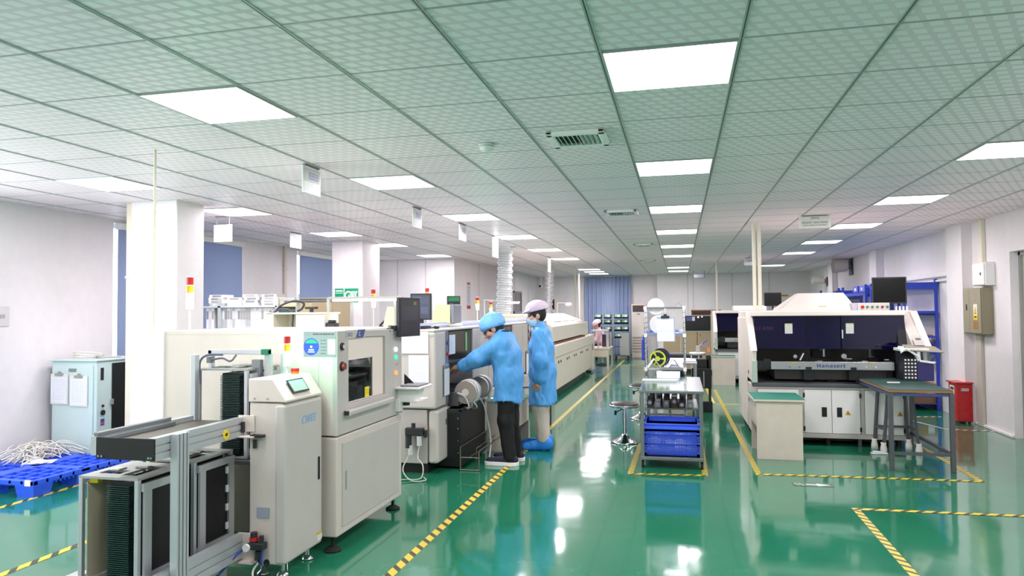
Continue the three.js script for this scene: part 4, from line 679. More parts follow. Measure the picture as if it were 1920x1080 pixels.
// conduits from the ceiling
const conduit = (label, x, z, y0, r = .022, dx = 0) => single('cable_conduit', label, 'conduit', rod([x + dx, y0, z], [x, CEIL, z], r, 12), paint('#ece6d2', .4), [x, y0, z]);
conduit('left one of two cream conduits dropping to the lettered insertion machine', .965, -9.85, 1.53, .024); conduit('right one of two cream conduits dropping to the lettered insertion machine', 1.03, -9.85, 1.53, .024);
conduit('thin white pole dropping to the far insertion machine', .85, -17.3, 1.53, .022); conduit('thin white pole dropping from the ceiling behind the printer corner', -3.53, -4.19, 1.44, .009);
conduit('thin white pole by the far curtain at the oven end', -2.95, -21.2, 1.2, .03); conduit('white cable drop beside the far curtain near the oven exit', -2.62, -18.15, 1.27, .02);

// ---------------------------------------------------------------- steel table and what stands on and under it
{
  const x0 = 1.96, x1 = 2.49, z0 = -7.52, z1 = -8.78, h = .775, o = roomThing('steel_table', 'steel frame table with dark green top beside the insertion machine', 'table', [2.245, 0, -8.15]);
  const t = mesh('table_top', bx(x0 - .015, x1 + .015, h - .028, h - .004, z0 + .015, z1 - .015, .002), std('#8b6d47', .6), o);
  mesh('green_surface', bx(x0 - .013, x1 + .013, h - .004, h, z0 + .013, z1 - .013), M.greenDark, t);
  for (const [x, z] of [[x0, z0], [x1, z0], [x0, z1], [x1, z1]]) mesh('leg', bx(x - .02, x + .02, 0, h - .035, z - .02, z + .02, .003), M.steelDull, o);
  mesh('apron_rail', [bx(x0, x1, h - .06, h - .036, z0 - .01, z0 + .01), bx(x0 - .01, x0 + .01, h - .06, h - .036, z0, z1), bx(x1 - .01, x1 + .01, h - .06, h - .036, z0, z1)], std('#3c4a78', .5), o);
  mesh('low_rail', [bx(x0, x1, .15, .18, z0 - .012, z0 + .012), bx(x1 - .012, x1 + .012, .15, .18, z0, z1), bx(x0, x1, .15, .18, z1 - .012, z1 + .012)], M.steelDull, o);
  single('white_stick', 'small cream strip lying on the dark green table top', 'strip', bx(2.1, 2.22, h, h + .012, -8.14, -8.17, .004).rotateY(0), M.offwhite, [2.16, h, -8.15]);
  // parts box on the table
  const b = roomThing('parts_box', 'purple parts box with white dotted side and tilted grey lid on the steel table', 'box', [2.5, h, -8.55]);
  mesh('box_body', ex([[2.47, h], [2.63, h], [2.63, .97], [2.47, 1.0]], -8.42, -8.7, .006), std('#2f2a66', .4), b);
  mesh('dotted_side', exX([[-8.42, h], [-8.7, h], [-8.7, 1.1], [-8.42, 1.0]].map(([z, y]) => [z, y]), 2.33, 2.47, .004), std('#20222b', .5), b);
  const dots = []; for (let r = 0; r < 6; r++) for (let c = 0; c < 4; c++) dots.push(cyl(2.352 + c * .032, .81 + r * .038 + c * .0, -8.418, .0095, .006, 'z', .0095, 10)); mesh('white_dots', dots, M.whitePlastic, b);
  mesh('white_rim', [ex([[2.31, 1.07], [2.36, 1.11], [2.49, 1.02], [2.49, .98], [2.63, .96], [2.65, .98], [2.5, 1.0], [2.5, 1.04], [2.37, 1.13], [2.31, 1.1]], -8.41, -8.44, .003), bx(2.31, 2.6, 1.09, 1.12, -8.45, -8.7, .006), bx(2.47, 2.5, .98, 1.1, -8.42, -8.5, .004), bx(2.58, 2.62, .98, 1.1, -8.6, -8.68, .004)], M.whitePlastic, b);
  mesh('grey_lid', bc(0, 0, 0, .33, .012, .3, .004).rotateX(.16).rotateZ(-.06).translate(2.56, 1.115, -8.55), std('#8f8c80', .5), b);
  mesh('bottle_caps', [0, 1, 2].map(k => cyl(2.34 + k * .022, 1.125, -8.6, .009, .03)), M.whitePlastic, b);
  // splayed stool frame with wrapped feet
  const s = roomThing('splayed_stand', 'splayed steel stand with white wrapped feet under the steel table', 'stand', [2.27, 0, -8.53]);
  mesh('stand_plate', bx(2.1, 2.44, .64, .655, -8.38, -8.68, .004), M.steelDull, s);
  for (const [x, z, X, Z] of [[2.12, -8.62, 2.085, -8.66], [2.17, -8.42, 2.114, -8.41], [2.4, -8.64, 2.433, -8.67], [2.41, -8.42, 2.46, -8.41]]) { const l = mesh('leg', bar([x, .64, z], [X, .02, Z], .028), M.steelDull, s); mesh('wrapped_foot', lathe([[0, 0], [.036, 0], [.033, .05], [.024, .09], [.03, .11], [0, .11]], X, 0, Z, 14), M.offwhite, l); }
  mesh('stretcher', [bar([2.1, .25, -8.65], [2.44, .25, -8.65], .022), bar([2.1, .25, -8.65], [2.135, .25, -8.42], .022), bar([2.44, .25, -8.65], [2.44, .25, -8.42], .022)], M.steelDull, s);
  single('wrapping_paper', 'crumpled white wrapping paper lying by the splayed stand', 'paper', [bc(0, .008, 0, .16, .014, .07, .005).rotateY(.2).translate(2.05, 0, -8.33), bc(0, .016, 0, .1, .01, .05, .004).rotateY(-.3).translate(2.04, 0.006, -8.34)], M.paper, [2.05, 0, -8.33]);
}
// ---------------------------------------------------------------- cart with blue crate
{
  const x0 = -.4, x1 = .205, z0 = -7.15, z1 = -8.63, h = .77, o = roomThing('crate_cart', 'stainless steel cart with a blue crate on its bottom shelf', 'cart', [-.1, 0, -7.9]);
  mesh('cart_top', [bx(x0 - .01, x1 + .01, h - .03, h - .003, z0 + .01, z1 - .01, .004)], M.cartSteel, o);
  mesh('green_sheet', bx(x0 + .01, x1 - .14, h - .003, h, z0 - .01, z1 + .01), new THREE.MeshPhysicalMaterial({ color: '#2f6a60', roughness: .16, clearcoat: .6, clearcoatRoughness: .1 }), o);
  mesh('bottom_shelf', bx(x0, x1, .085, .115, z0, z1, .004), M.cartSteel, o);
  for (const [x, z] of [[x0 + .02, z0 - .02], [x1 - .02, z0 - .02], [x0 + .02, z1 + .02], [x1 - .02, z1 + .02]]) { mesh('leg', bx(x - .018, x + .018, .1, h - .03, z - .018, z + .018, .003), M.cartSteel, o); const c = mesh('castor', [cyl(x, .036, z - .03, .035, .024, 'x'), ], M.rubber, o); mesh('castor_fork', [bx(x - .022, x - .016, .03, .09, z - .06, z), bx(x + .016, x + .022, .03, .09, z - .06, z), bx(x - .022, x + .022, .08, .09, z - .06, z)], M.zinc, c); }
  mesh('middle_shelf', [bx(x0 + .03, x1 - .03, .5, .515, -7.75, z1 + .03, .003)], M.cartSteel, o);
  for (let k = 0; k < 12; k++) {
    const x = -.33 + (k % 6) * .085, z = k < 6 ? -8.3 : -7.95, f = thing('tape_feeder', k < 6 ? 'worn metal tape feeder lying at the back of the cart shelf' : 'worn metal tape feeder lying at the front of the cart shelf', 'feeder', [x, .515, z], rr(-.04, .04), k < 6 ? 'feeders at the back of the cart shelf' : 'feeders at the front of the cart shelf'), hh = rr(.05, .12) + (k < 6 ? .05 : 0);
    mesh('feeder_body', [bx(-.03, .03, 0, hh, -.16, .16, .004)], [std('#8d8a86', .4, { metalness: .6 }), std('#6a4a34', .55), std('#3f3d40', .45), std('#a39c90', .45, { metalness: .5 })][k % 4], f);
    mesh('feeder_head', bx(-.025, .03, hh, hh + .025, .02, .15, .004), k % 2 ? M.steel : M.charcoal, f); mesh('drive_wheel', cyl(0, hh * .6, .165, .02, .02, 'z'), M.steel, f); mesh('lever', bx(-.01, .01, hh, hh + .04, -.1, -.05, .003), M.charcoal, f);
  }
  // crate with lattice sides
  const c = roomThing('plastic_crate', 'blue plastic lattice crate on the cart bottom shelf', 'crate', [-.1, .115, -7.5]);
  const X0 = -.372, X1 = .172, Y0 = .118, Y1 = .435, Z0 = -7.2, Z1 = -7.72;
  const wallZ = (z, zz) => { const g = [bx(X0, X1, Y1 - .075, Y1 - .055, z, zz), bx(X0, X1, Y0, Y0 + .03, z, zz), bx(X0, X0 + .03, Y0, Y1, z, zz), bx(X1 - .03, X1, Y0, Y1, z, zz), bx(X0, X1, Y0 + .105, Y0 + .122, z, zz), bx(X0, X1, Y0 + .2, Y0 + .215, z, zz), bx(X0, X1, Y0 + .235, Y0 + .265, z, zz)]; for (let k = 0; k < 30; k++) { const x = X0 + .035 + k * .0163; g.push(bx(x, x + .0085, Y0, Y1 - .06, z, zz)); } for (const y of [.045, .06, .075, .09, .14, .155, .17, .185]) g.push(bx(X0, X1, Y0 + y, Y0 + y + .006, z, zz)); return g; };
  const wallX = (x, xx) => { const g = [bx(x, xx, Y1 - .09, Y1, Z0, Z1), bx(x, xx, Y0, Y0 + .03, Z0, Z1), bx(x, xx, Y0 + .1, Y0 + .12, Z0, Z1), bx(x, xx, Y0 + .2, Y0 + .22, Z0, Z1)]; for (let k = 0; k < 26; k++) { const z = Z0 - .02 - k * .019; g.push(bx(x, xx, Y0, Y1 - .06, z, z - .006)); } return g; };
  mesh('front_wall', [wallZ(Z0, Z0 - .012), bx(X0, X1, Y1 - .058, Y1 - .004, Z0 - .001, Z0 - .011)], M.blueCrate, c); mesh('back_wall', [wallZ(Z1, Z1 + .012), bx(X0, X1, Y1 - .06, Y1, Z1, Z1 + .012)], M.blueCrate, c);
  mesh('side_wall', wallX(X0, X0 + .012), M.blueCrate, c); mesh('side_wall', wallX(X1 - .012, X1), M.blueCrate, c);
  mesh('rim', [bx(X0 - .012, X1 + .012, Y1 - .012, Y1, Z0 + .01, Z0 - .022, .003), bx(X0 - .012, X1 + .012, Y1 - .012, Y1, Z1 - .01, Z1 + .022, .003), bx(X0 - .012, X0 + .022, Y1 - .012, Y1, Z0, Z1, .003), bx(X1 - .022, X1 + .012, Y1 - .012, Y1, Z0, Z1, .003), bx(X0, X1, Y1 - .055, Y1 - .03, Z0 + .008, Z0 - .012, .003)], M.blueCrate, c);
  mesh('crate_floor', bx(X0, X1, Y0, Y0 + .008, Z0, Z1), M.blueCrate, c);
  for (let k = 0; k < 7; k++) { const s = thing('foil_bag', 'crumpled silvery component bag inside the blue crate', 'bag', [-.28 + (k % 4) * .13, .128 + (k > 3 ? .05 : 0), -7.34 - (k > 3 ? .16 : 0) - rr(0, .08)], rr(-1, 1), 'bags in the blue crate'); const g = new THREE.SphereGeometry(.06, 14, 10); const p = g.attributes.position; for (let i = 0; i < p.count; i++) { const n = 1 + .35 * perlin.noise(p.getX(i) * 40 + k, p.getY(i) * 40, p.getZ(i) * 40); p.setXYZ(i, p.getX(i) * 1.1 * n, Math.max(-.026, p.getY(i) * .55 * n) + .026, p.getZ(i) * n); } g.computeVertexNormals(); mesh('bag_body', g, k % 2 ? metal('#c9ccc6', .35) : M.offwhite, s); mesh('seal_edge', bx(-.05, .05, .02, .024, .05, .075), M.offwhite, s); }
  // on top
  const tr = roomThing('white_tray', 'flat white tray on the green sheet of the cart', 'tray', [-.25, h, -8.2]);
  mesh('tray_base', bx(-.42, -.05, h, h + .012, -7.98, -8.12, .004), M.whitePlastic, tr); mesh('tray_lip', [bx(-.42, -.05, h + .012, h + .02, -7.98, -7.99), bx(-.42, -.05, h + .012, h + .02, -8.11, -8.12)], M.whitePlastic, tr);
  const rl = roomThing('paper_roll', 'bulky white paper roll on the cart behind the tray', 'roll', [-.16, h, -8.3]);
  mesh('roll_body', [cyl(-.14, h + .045, -8.3, .045, .26, 'x', .045, 20), ], M.paper, rl); mesh('loose_end', bx(-.27, -.02, h, h + .006, -8.2, -8.3, .002), M.paper, rl);
}
// ---------------------------------------------------------------- stools
function stool(label, x, z, h) {
  const o = roomThing('bar_stool', label, 'stool', [x, 0, z]);
  mesh('base', lathe([[0, 0], [.165, 0], [.168, .008], [.15, .02], [.09, .045], [.05, .075], [.032, .1], [0, .1]], x, 0, z, 36), M.chrome, o);
  mesh('column', [cyl(x, .22, z, .025, .26), cyl(x, h * .72, z, .018, h * .5)], M.chrome, o);
  mesh('seat', lathe([[0, h - .055], [.14, h - .055], [.165, h - .045], [.17, h - .025], [.155, h - .006], [0, h]], x, 0, z, 36), std('#3a3236', .3), o);
  mesh('seat_ring', lathe([[.13, h - .062], [.166, h - .058], [.174, h - .04], [.172, h - .028], [.16, h - .045], [.13, h - .055]], x, 0, z, 36), M.chrome, o);
  mesh('lift_lever', [rod([x, h - .07, z], [x - .1, h - .12, z + .03], .006), cyl(x - .105, h - .125, z + .032, .014, .05)], M.black, o);
}
stool('round dark stool with chrome pedestal base beside the crate cart', -.655, -8.5, .475); stool('round chrome pedestal stool half hidden behind the crate cart', -.56, -10.4, .5);
// ---------------------------------------------------------------- chrome wire rack behind the cart
{
  const x0 = -.415, x1 = .048, z0 = -8.8, z1 = -9.25, o = roomThing('wire_rack', 'chrome wire shelf rack behind the crate cart', 'rack', [-.18, 0, -9.0]);
  for (const [x, z] of [[x0, z0], [x1, z0], [x0, z1], [x1, z1]]) { const p = mesh('post', cyl(x, .8, z, .0125, 1.58, 'y'), M.chrome, o); mesh('post_grooves', Array.from({ length: 24 }, (_, k) => cyl(x, .1 + k * .062, z, .0138, .006, 'y', .0138, 12)), M.steelDull, p); }
  for (const y of [.22, .83, 1.24, 1.57]) { const g = [bx(x0, x1, y, y + .025, z0 - .004, z0 + .004), bx(x0, x1, y, y + .025, z1 - .004, z1 + .004), bx(x0 - .004, x0 + .004, y, y + .025, z0, z1), bx(x1 - .004, x1 + .004, y, y + .025, z0, z1)]; for (let k = 0; k < 17; k++) g.push(rod([x0 + (x1 - x0) * (k + .5) / 17, y + .02, z0], [x0 + (x1 - x0) * (k + .5) / 17, y + .02, z1], .0025, 6)); mesh('wire_shelf', g, M.chrome, o); }
  mesh('corner_collar', [[x0, z0], [x1, z0]].flatMap(([x, z]) => [.83, 1.24, 1.57].map(y => cyl(x, y + .012, z, .02, .045))), M.whitePlastic, o);
  const reel = (label, x, y, z, r, mat, hub, t = .03, turn = 0, group) => { const q = thing('large_reel', label, 'reel', [x, y, z], turn, group); const sh = new THREE.Shape(); sh.absarc(0, 0, r, 0, 2 * PI); for (let k = 0; k < 3; k++) { const a0 = k * 2 * PI / 3 + .18, a1 = (k + 1) * 2 * PI / 3 - .18, p = new THREE.Path(); p.absarc(0, 0, r * .8, a0, a1, false); p.absarc(0, 0, r * .3, a1, a0, true); sh.holes.push(p); } const fl = () => new THREE.ExtrudeGeometry(sh, { depth: .003, bevelEnabled: false, curveSegments: 30 }).translate(0, r, 0); for (const a of [t / 2, -t / 2 - .003]) mesh('flange', fl().translate(0, 0, a), mat, q); mesh('tape_pack', cyl(0, r, 0, r * .78, t, 'z', r * .78, 32), hub, q); return q; };
  const rp = (px, py, z) => atZ(px, py, z);
  reel('white reel standing on the top shelf of the wire rack', rp(1229, 578, -9.2)[0], 1.5, -9.29, .105, M.whitePlastic, M.offwhite);
  reel('white reel standing behind the hanging clipboard of the wire rack', rp(1236, 620, -9.05)[0], 1.267, -9.05, .115, M.whitePlastic, M.offwhite);
  reel('yellow spoked reel on the lower shelf of the wire rack', rp(1233, 668, -8.98)[0], .857, -8.98, .1, M.lime, M.black);
  reel('dark blue reel behind the yellow one on the wire rack', rp(1239, 664, -9.05)[0], .857, -9.06, .112, std('#1c2060', .4), M.black);
  single('black_tape_roll', 'large black round roll under the lower shelf of the wire rack', 'roll', [new THREE.TorusGeometry(.125, .035, 12, 40).translate(-.1, .72, -9.0), cyl(-.1, .72, -9.0, .11, .02, 'z', .11, 32)], M.black, [-.1, .56, -9.0]);
  for (const [px, label] of [[1226, 'white folded card tent leaning on the yellow reel'], [1263, 'white folded card tent standing on the lower shelf of the wire rack']]) { const p = rp(px, 680, -8.86); const c = thing('card_tent', label, 'card', [p[0], .857, -8.87], .2); mesh('left_leaf', bc(0, 0, 0, .006, .13, .1).rotateZ(-.62).translate(-.036, .055, 0), M.paper, c); mesh('right_leaf', bc(0, 0, 0, .006, .13, .1).rotateZ(.62).translate(.036, .055, 0), M.paper, c); }
  single('paper_pile', 'pile of white papers on the lower shelf of the wire rack', 'paper', [bx(-.2, .03, .857, .875, -8.86, -9.2), bx(-.17, .02, .875, .89, -8.9, -9.2)], M.paper, [-.1, .857, -9.0]);
  const cb = roomThing('clipboard', 'grey clipboard with papers hanging on the front of the wire rack', 'clipboard', [-.18, 1.18, -8.77]);
  mesh('board', bx(-.275, -.06, 1.175, 1.475, -8.786, -8.78, .002), std('#a9b0c0', .4), cb); card('sheet', .2, .27, (g, w, h) => { sheet(g, w, h, 12); g.fillStyle = '#dfe2f0'; g.fillRect(0, h * .2, w, h * .08); g.fillRect(0, h * .5, w, h * .1); }, cb, [-.175, 1.315, -8.778], [0, 0, .02], 160, .8); mesh('clip', [bx(-.225, -.125, 1.46, 1.49, -8.787, -8.766, .005), bx(-.195, -.155, 1.49, 1.51, -8.784, -8.77, .004)], M.charcoal, cb); mesh('hook', rod([-.175, 1.5, -8.778], [-.175, 1.58, -8.79], .004), M.chrome, cb);
  single('tent_hanger', 'small wire triangle standing on top of the wire rack', 'hanger', [rod([-.07, 1.595, -8.95], [-.02, 1.655, -8.95], .004), rod([.03, 1.595, -8.95], [-.02, 1.655, -8.95], .004), rod([-.07, 1.597, -8.95], [.03, 1.597, -8.95], .004)], M.zinc, [-.02, 1.595, -8.95]);
  single('cup', 'small white cup on the middle shelf of the wire rack', 'cup', lathe([[0, 0], [.022, 0], [.028, .05], [.025, .05], [.02, .005], [0, .005]], .01, 1.267, -8.86), M.whitePlastic, [.01, 1.267, -8.86]);
  single('blue_tray', 'blue plastic tray on the middle shelf of the wire rack', 'tray', [bx(-.38, .03, 1.265, 1.275, -8.84, -9.2), bx(-.38, .03, 1.275, 1.3, -9.19, -9.2), bx(-.38, -.37, 1.275, 1.3, -8.84, -9.2)], std('#6f93d6', .4), [-.18, 1.265, -9.0]);
  // blue bags hung on the left post
  single('blue_curtain_strip', 'blue plastic bag hanging on the left post of the wire rack', 'bag', [bx(-.475, -.435, .93, 1.2, -9.0, -9.2, .02), bx(-.46, -.44, 1.2, 1.25, -9.05, -9.15, .008)], std('#3550c0', .45), [-.455, .93, -9.1]);
}
{ // second trolley behind the rack with a microscope style clamp
  const o = roomThing('work_trolley', 'steel trolley with pale boards behind the wire rack', 'trolley', [-.05, 0, -10.6]);
  mesh('trolley_top', bx(-.4, .22, .79, .82, -10.2, -11.2, .004), M.steel, o); for (const [x, z] of [[-.38, -10.22], [.2, -10.22], [-.38, -11.18], [.2, -11.18]]) mesh('leg', bx(x - .015, x + .015, 0, .79, z - .015, z + .015), M.steel, o);
  mesh('lower_tray', bx(-.4, .22, .25, .27, -10.2, -11.2, .004), M.steel, o);
  single('board_stack', 'stack of pale boards on the steel trolley', 'boards', [bx(.03, .21, .82, .835, -10.22, -10.6), bx(.04, .2, .835, .845, -10.23, -10.58)], std('#cfdcd6', .4), [.12, .82, -10.4]);
  const b = roomThing('tool_cart', 'black tool cart with a white swivel tray and purple handled arm', 'cart', [.3, 0, -11.4]);
  mesh('cart_body', [bx(.16, .45, .36, .66, -11.2, -11.6, .008), bx(.2, .42, .66, .8, -11.25, -11.55, .008), bx(.38, .45, .66, .86, -11.25, -11.45, .006)], M.black, b);
  for (const [x, z] of [[.18, -11.22], [.43, -11.22], [.18, -11.58], [.43, -11.58]]) mesh('leg', bx(x - .014, x + .014, .03, .36, z - .014, z + .014), M.charcoal, b);
  mesh('front_strip', bx(.33, .345, .38, .62, -11.196, -11.2), M.zinc, b); mesh('dust_pan', bx(.3, .46, .0, .16, -11.21, -11.3, .01), M.black, b);
  mesh('swivel_tray', [lathe([[0, .86], [.12, .86], [.125, .9], [.11, .9], [.1, .875], [0, .875]], .25, 0, -11.35, 30), rod([.17, .55, -11.3], [.16, .87, -11.3], .012), rod([.27, .7, -11.3], [.27, .87, -11.3], .014)], M.whitePlastic, b);
  mesh('clamp_arm', [bx(.23, .29, .9, 1.0, -11.32, -11.38, .006), rod([.26, .98, -11.35], [.33, 1.03, -11.35], .01)], M.zinc, b); mesh('purple_handle', [rod([.33, 1.03, -11.35], [.4, 1.1, -11.35], .011), rod([.3, 1.0, -11.33], [.42, .98, -11.3], .006)], std('#6a55b8', .4), b);
  mesh('orange_tip', bx(.4, .44, .9, .98, -11.3, -11.34, .004), std('#d88a4a', .5), b);
}
// far bench with cabinets and instruments
{
  const z = -18.2, o = roomThing('work_bench', 'beige cabinet bench with green edge at the far end of the room', 'bench', [.15, 0, -18.5]);
  for (const [a, b] of [[-.42, .0], [.01, .4], [.41, .8]]) { const c = mesh('cabinet', bx(a, b, .08, 1.0, z, z - .6, .006), M.beigeCab, o); mesh('door_knob', cyl(a + .07, .93, z + .01, .012, .02, 'z'), M.black, c); }
  mesh('kick_board', bx(-.4, .78, 0, .08, z - .03, z - .58), M.black, o); mesh('bench_top', bx(-.45, .85, 1.0, 1.03, z + .02, z - .62, .004), M.laminate, o); mesh('green_edge', bx(-.45, .85, 1.03, 1.045, z + .022, z - .62), M.greenMat, o);
  const t = roomThing('test_instrument', 'black test instrument with small round lamps on the far bench', 'instrument', [.4, 1.045, z - .3]); mesh('case', bx(.12, .72, 1.045, 1.4, z - .1, z - .45, .01), M.dark, t); mesh('top_plate', bx(.1, .74, 1.4, 1.42, z - .08, z - .47, .003), M.machineGrey, t); mesh('blue_panel', bx(.15, .28, 1.28, 1.38, z - .098, z - .1), std('#5a63b8', .4), t); mesh('white_panel', bx(.29, .36, 1.28, 1.38, z - .098, z - .1), M.whitePlastic, t); mesh('round_lamp', [cyl(.44, 1.37, z - .1, .022, .012, 'z'), cyl(.53, 1.38, z - .1, .018, .012, 'z')], lensMat('#ffffff', .8), t);
  const p = roomThing('picture_frame', 'brown framed board leaning on the far wall behind the bench', 'board', [.6, 1.045, z - .56]); mesh('board_panel', bx(.3, 1.0, 1.045, 1.53, z - .55, z - .56), std('#5a3a30', .6), p); mesh('frame', [bx(.28, 1.02, 1.52, 1.55, z - .54, z - .57), bx(.28, .31, 1.045, 1.55, z - .54, z - .57)], std('#8a6a48', .5), p);
  const w = roomThing('storage_box', 'white storage box under shelving beside the far bench', 'box', [-.3, 1.045, -18.5]); mesh('carton', bx(-.4, -.2, 1.045, 1.3, z - .1, z - .4, .01), M.whitePlastic, w); mesh('carton_lid', bx(-.41, -.19, 1.3, 1.32, z - .09, z - .41, .004), M.grey, w);
  const s = roomThing('black_bench_seat', 'long low black padded bench before the far cabinets', 'bench', [.05, 0, -14.2]); mesh('padding', bx(-.25, .4, .56, .72, -14, -14.4, .04), std('#23272b', .5), s); for (const [x, y] of [[-.22, -14.05], [.37, -14.05], [-.22, -14.35], [.37, -14.35]]) mesh('leg', bx(x - .02, x + .02, 0, .56, y - .02, y + .02), M.charcoal, s);
}
// ---------------------------------------------------------------- right wall
{
  const e = roomThing('distribution_box', 'olive grey electrical cabinet with warning stickers on the right wall', 'electrical box', [3.78, 1.21, -10.35]);
  mesh('box_body', bx(3.72, XR, 1.215, 1.81, -10.1, -10.69, .006), M.olive, e); const d = mesh('box_door', bx(3.705, 3.72, 1.225, 1.8, -10.115, -10.68, .004), paint('#a19a80', .4), e);
  mesh('door_split', bx(3.7035, 3.706, 1.23, 1.795, -10.46, -10.468), M.olive, d); mesh('latch', bx(3.7, 3.706, 1.52, 1.6, -10.54, -10.57, .002), M.black, d);
  card('warning_sticker', .12, .2, (g, w, h) => { g.fillStyle = '#f2efe2'; g.fillRect(0, 0, w, h); g.fillStyle = '#e5b51c'; g.beginPath(); g.moveTo(w / 2, h * .1); g.lineTo(w * .85, h * .52); g.lineTo(w * .15, h * .52); g.fill(); g.fillStyle = '#333'; g.fillRect(w * .2, h * .56, w * .6, h * .06); g.fillStyle = '#f0d21e'; g.fillRect(0, h * .68, w, h * .32); g.fillStyle = '#4a4010'; g.fillRect(w * .2, h * .78, w * .6, h * .1); }, d, [3.7035, 1.5, -10.27], [0, -PI / 2, 0], 96);
  card('old_sticker', .17, .13, (g, w, h) => { g.fillStyle = '#b08a55'; g.fillRect(0, 0, w, h); textLines(g, 8, h * .15, w - 16, 4, h * .2, '#7d5c34', 8); }, d, [3.7035, 1.33, -10.27], [0, -PI / 2, 0], 96);
  const w = roomThing('meter_box', 'small white electrical box mounted above the olive cabinet', 'electrical box', [3.79, 1.85, -10.3]);
  mesh('box_body', bx(3.74, XR, 1.835, 2.13, -10.02, -10.42, .008), M.white, w); const wd = mesh('box_lid', bx(3.725, 3.74, 1.845, 2.12, -10.04, -10.4, .01), M.whitePlastic, w); mesh('lock', [cyl(3.722, 1.99, -10.13, .012, .008, 'x'), bx(3.718, 3.724, 1.965, 1.985, -10.125, -10.135)], M.charcoal, wd);
  single('wall_trunking', 'cream cable trunking between the white box and the ceiling', 'trunking', bx(3.80, XR - .002, 2.13, CEIL, -10.28, -10.4, .006), paint('#e9e2d2', .5), [3.8, 2.13, -10.34]);
  single('wall_trunking', 'grey cable trunking down the wall below the olive cabinet', 'trunking', bx(3.81, XR - .002, 0, 1.215, -10.42, -10.6, .006), paint('#c9c1b6', .5), [3.81, 0, -10.5]);
  single('wall_trunking', 'white horizontal trunking along the wall above the blue shelf', 'trunking', [bx(3.78, 3.848, 2.02, 2.09, -11.3, -14.9, .006), bx(3.79, 3.848, 1.95, 1.98, -11.3, -14.9, .005)], M.white, [3.8, 1.95, -13.1]);
  const r = roomThing('fire_box', 'red steel fire box with white labels standing by the right wall', 'fire box', [3.69, 0, -10.85]);
  mesh('box_body', bx(3.6, 3.79, .03, .535, -10.68, -10.98, .004), M.red, r); mesh('box_lid', bx(3.575, 3.8, .535, .555, -10.66, -11.0, .004), M.red, r); mesh('base_skid', [bx(3.62, 3.64, 0, .03, -10.7, -10.95), bx(3.74, 3.77, 0, .03, -10.7, -10.95)], M.greenDark, r);
  card('front_notice', .16, .2, (g, w, h) => { g.fillStyle = '#ecebe6'; g.fillRect(0, 0, w, h); g.fillStyle = '#333'; g.fillRect(w * .12, h * .1, w * .76, h * .2); g.fillRect(w * .12, h * .42, w * .76, h * .18); textLines(g, w * .12, h * .7, w * .76, 3, h * .09, '#555', 4); }, r, [3.5985, .4, -10.84], [0, -PI / 2, 0], 96);
  card('side_label', .09, .035, (g, w, h) => { g.fillStyle = '#d9d4cf'; g.fillRect(0, 0, w, h); textLines(g, 6, h * .3, w - 12, 2, h * .35, '#666', 5); }, r, [3.7, .455, -10.6785], [0, 0, 0], 96);
  card('lower_notice', .14, .1, (g, w, h) => { g.fillStyle = '#b5161c'; g.fillRect(0, 0, w, h); g.fillStyle = '#e9b9b5'; textLines(g, 8, h * .2, w - 16, 3, h * .25, '#e3a6a2', 9); }, r, [3.5985, .16, -10.84], [0, -PI / 2, 0], 96);
  // fans on the wall
  const fan = (label, y, z, s) => { const o = thing('wall_fan', label, 'fan', [XR - .0, y, z], 0); mesh('wall_plate', bx(-.03, 0, -.2 * s, .2 * s, -.16 * s, .16 * s, .01), M.charcoal, o); mesh('motor', [cyl(-.13, 0, 0, .06 * s, .2, 'x'), bx(-.09, -.03, -.05, .12 * s, -.04, .04, .01)], M.zinc, o); mesh('cowl', new THREE.CylinderGeometry(.19 * s, .15 * s, .3, 28, 1, true).rotateZ(PI / 2).translate(-.25, .04, 0), std('#cfc9c4', .4, { side: THREE.DoubleSide }), o); for (let k = 0; k < 4; k++) mesh('blade', bc(0, .075 * s, 0, .006, .13 * s, .06 * s).rotateY(.5).rotateX(k * PI / 2).translate(-.3, .04, 0), M.offwhite, o); return o; };
  fan('large white exhaust fan duct high on the right wall', 2.52, -17.6, 1.0); fan('small grey fan on the wall above the far shelves', 2.28, -20.3, .6);
}
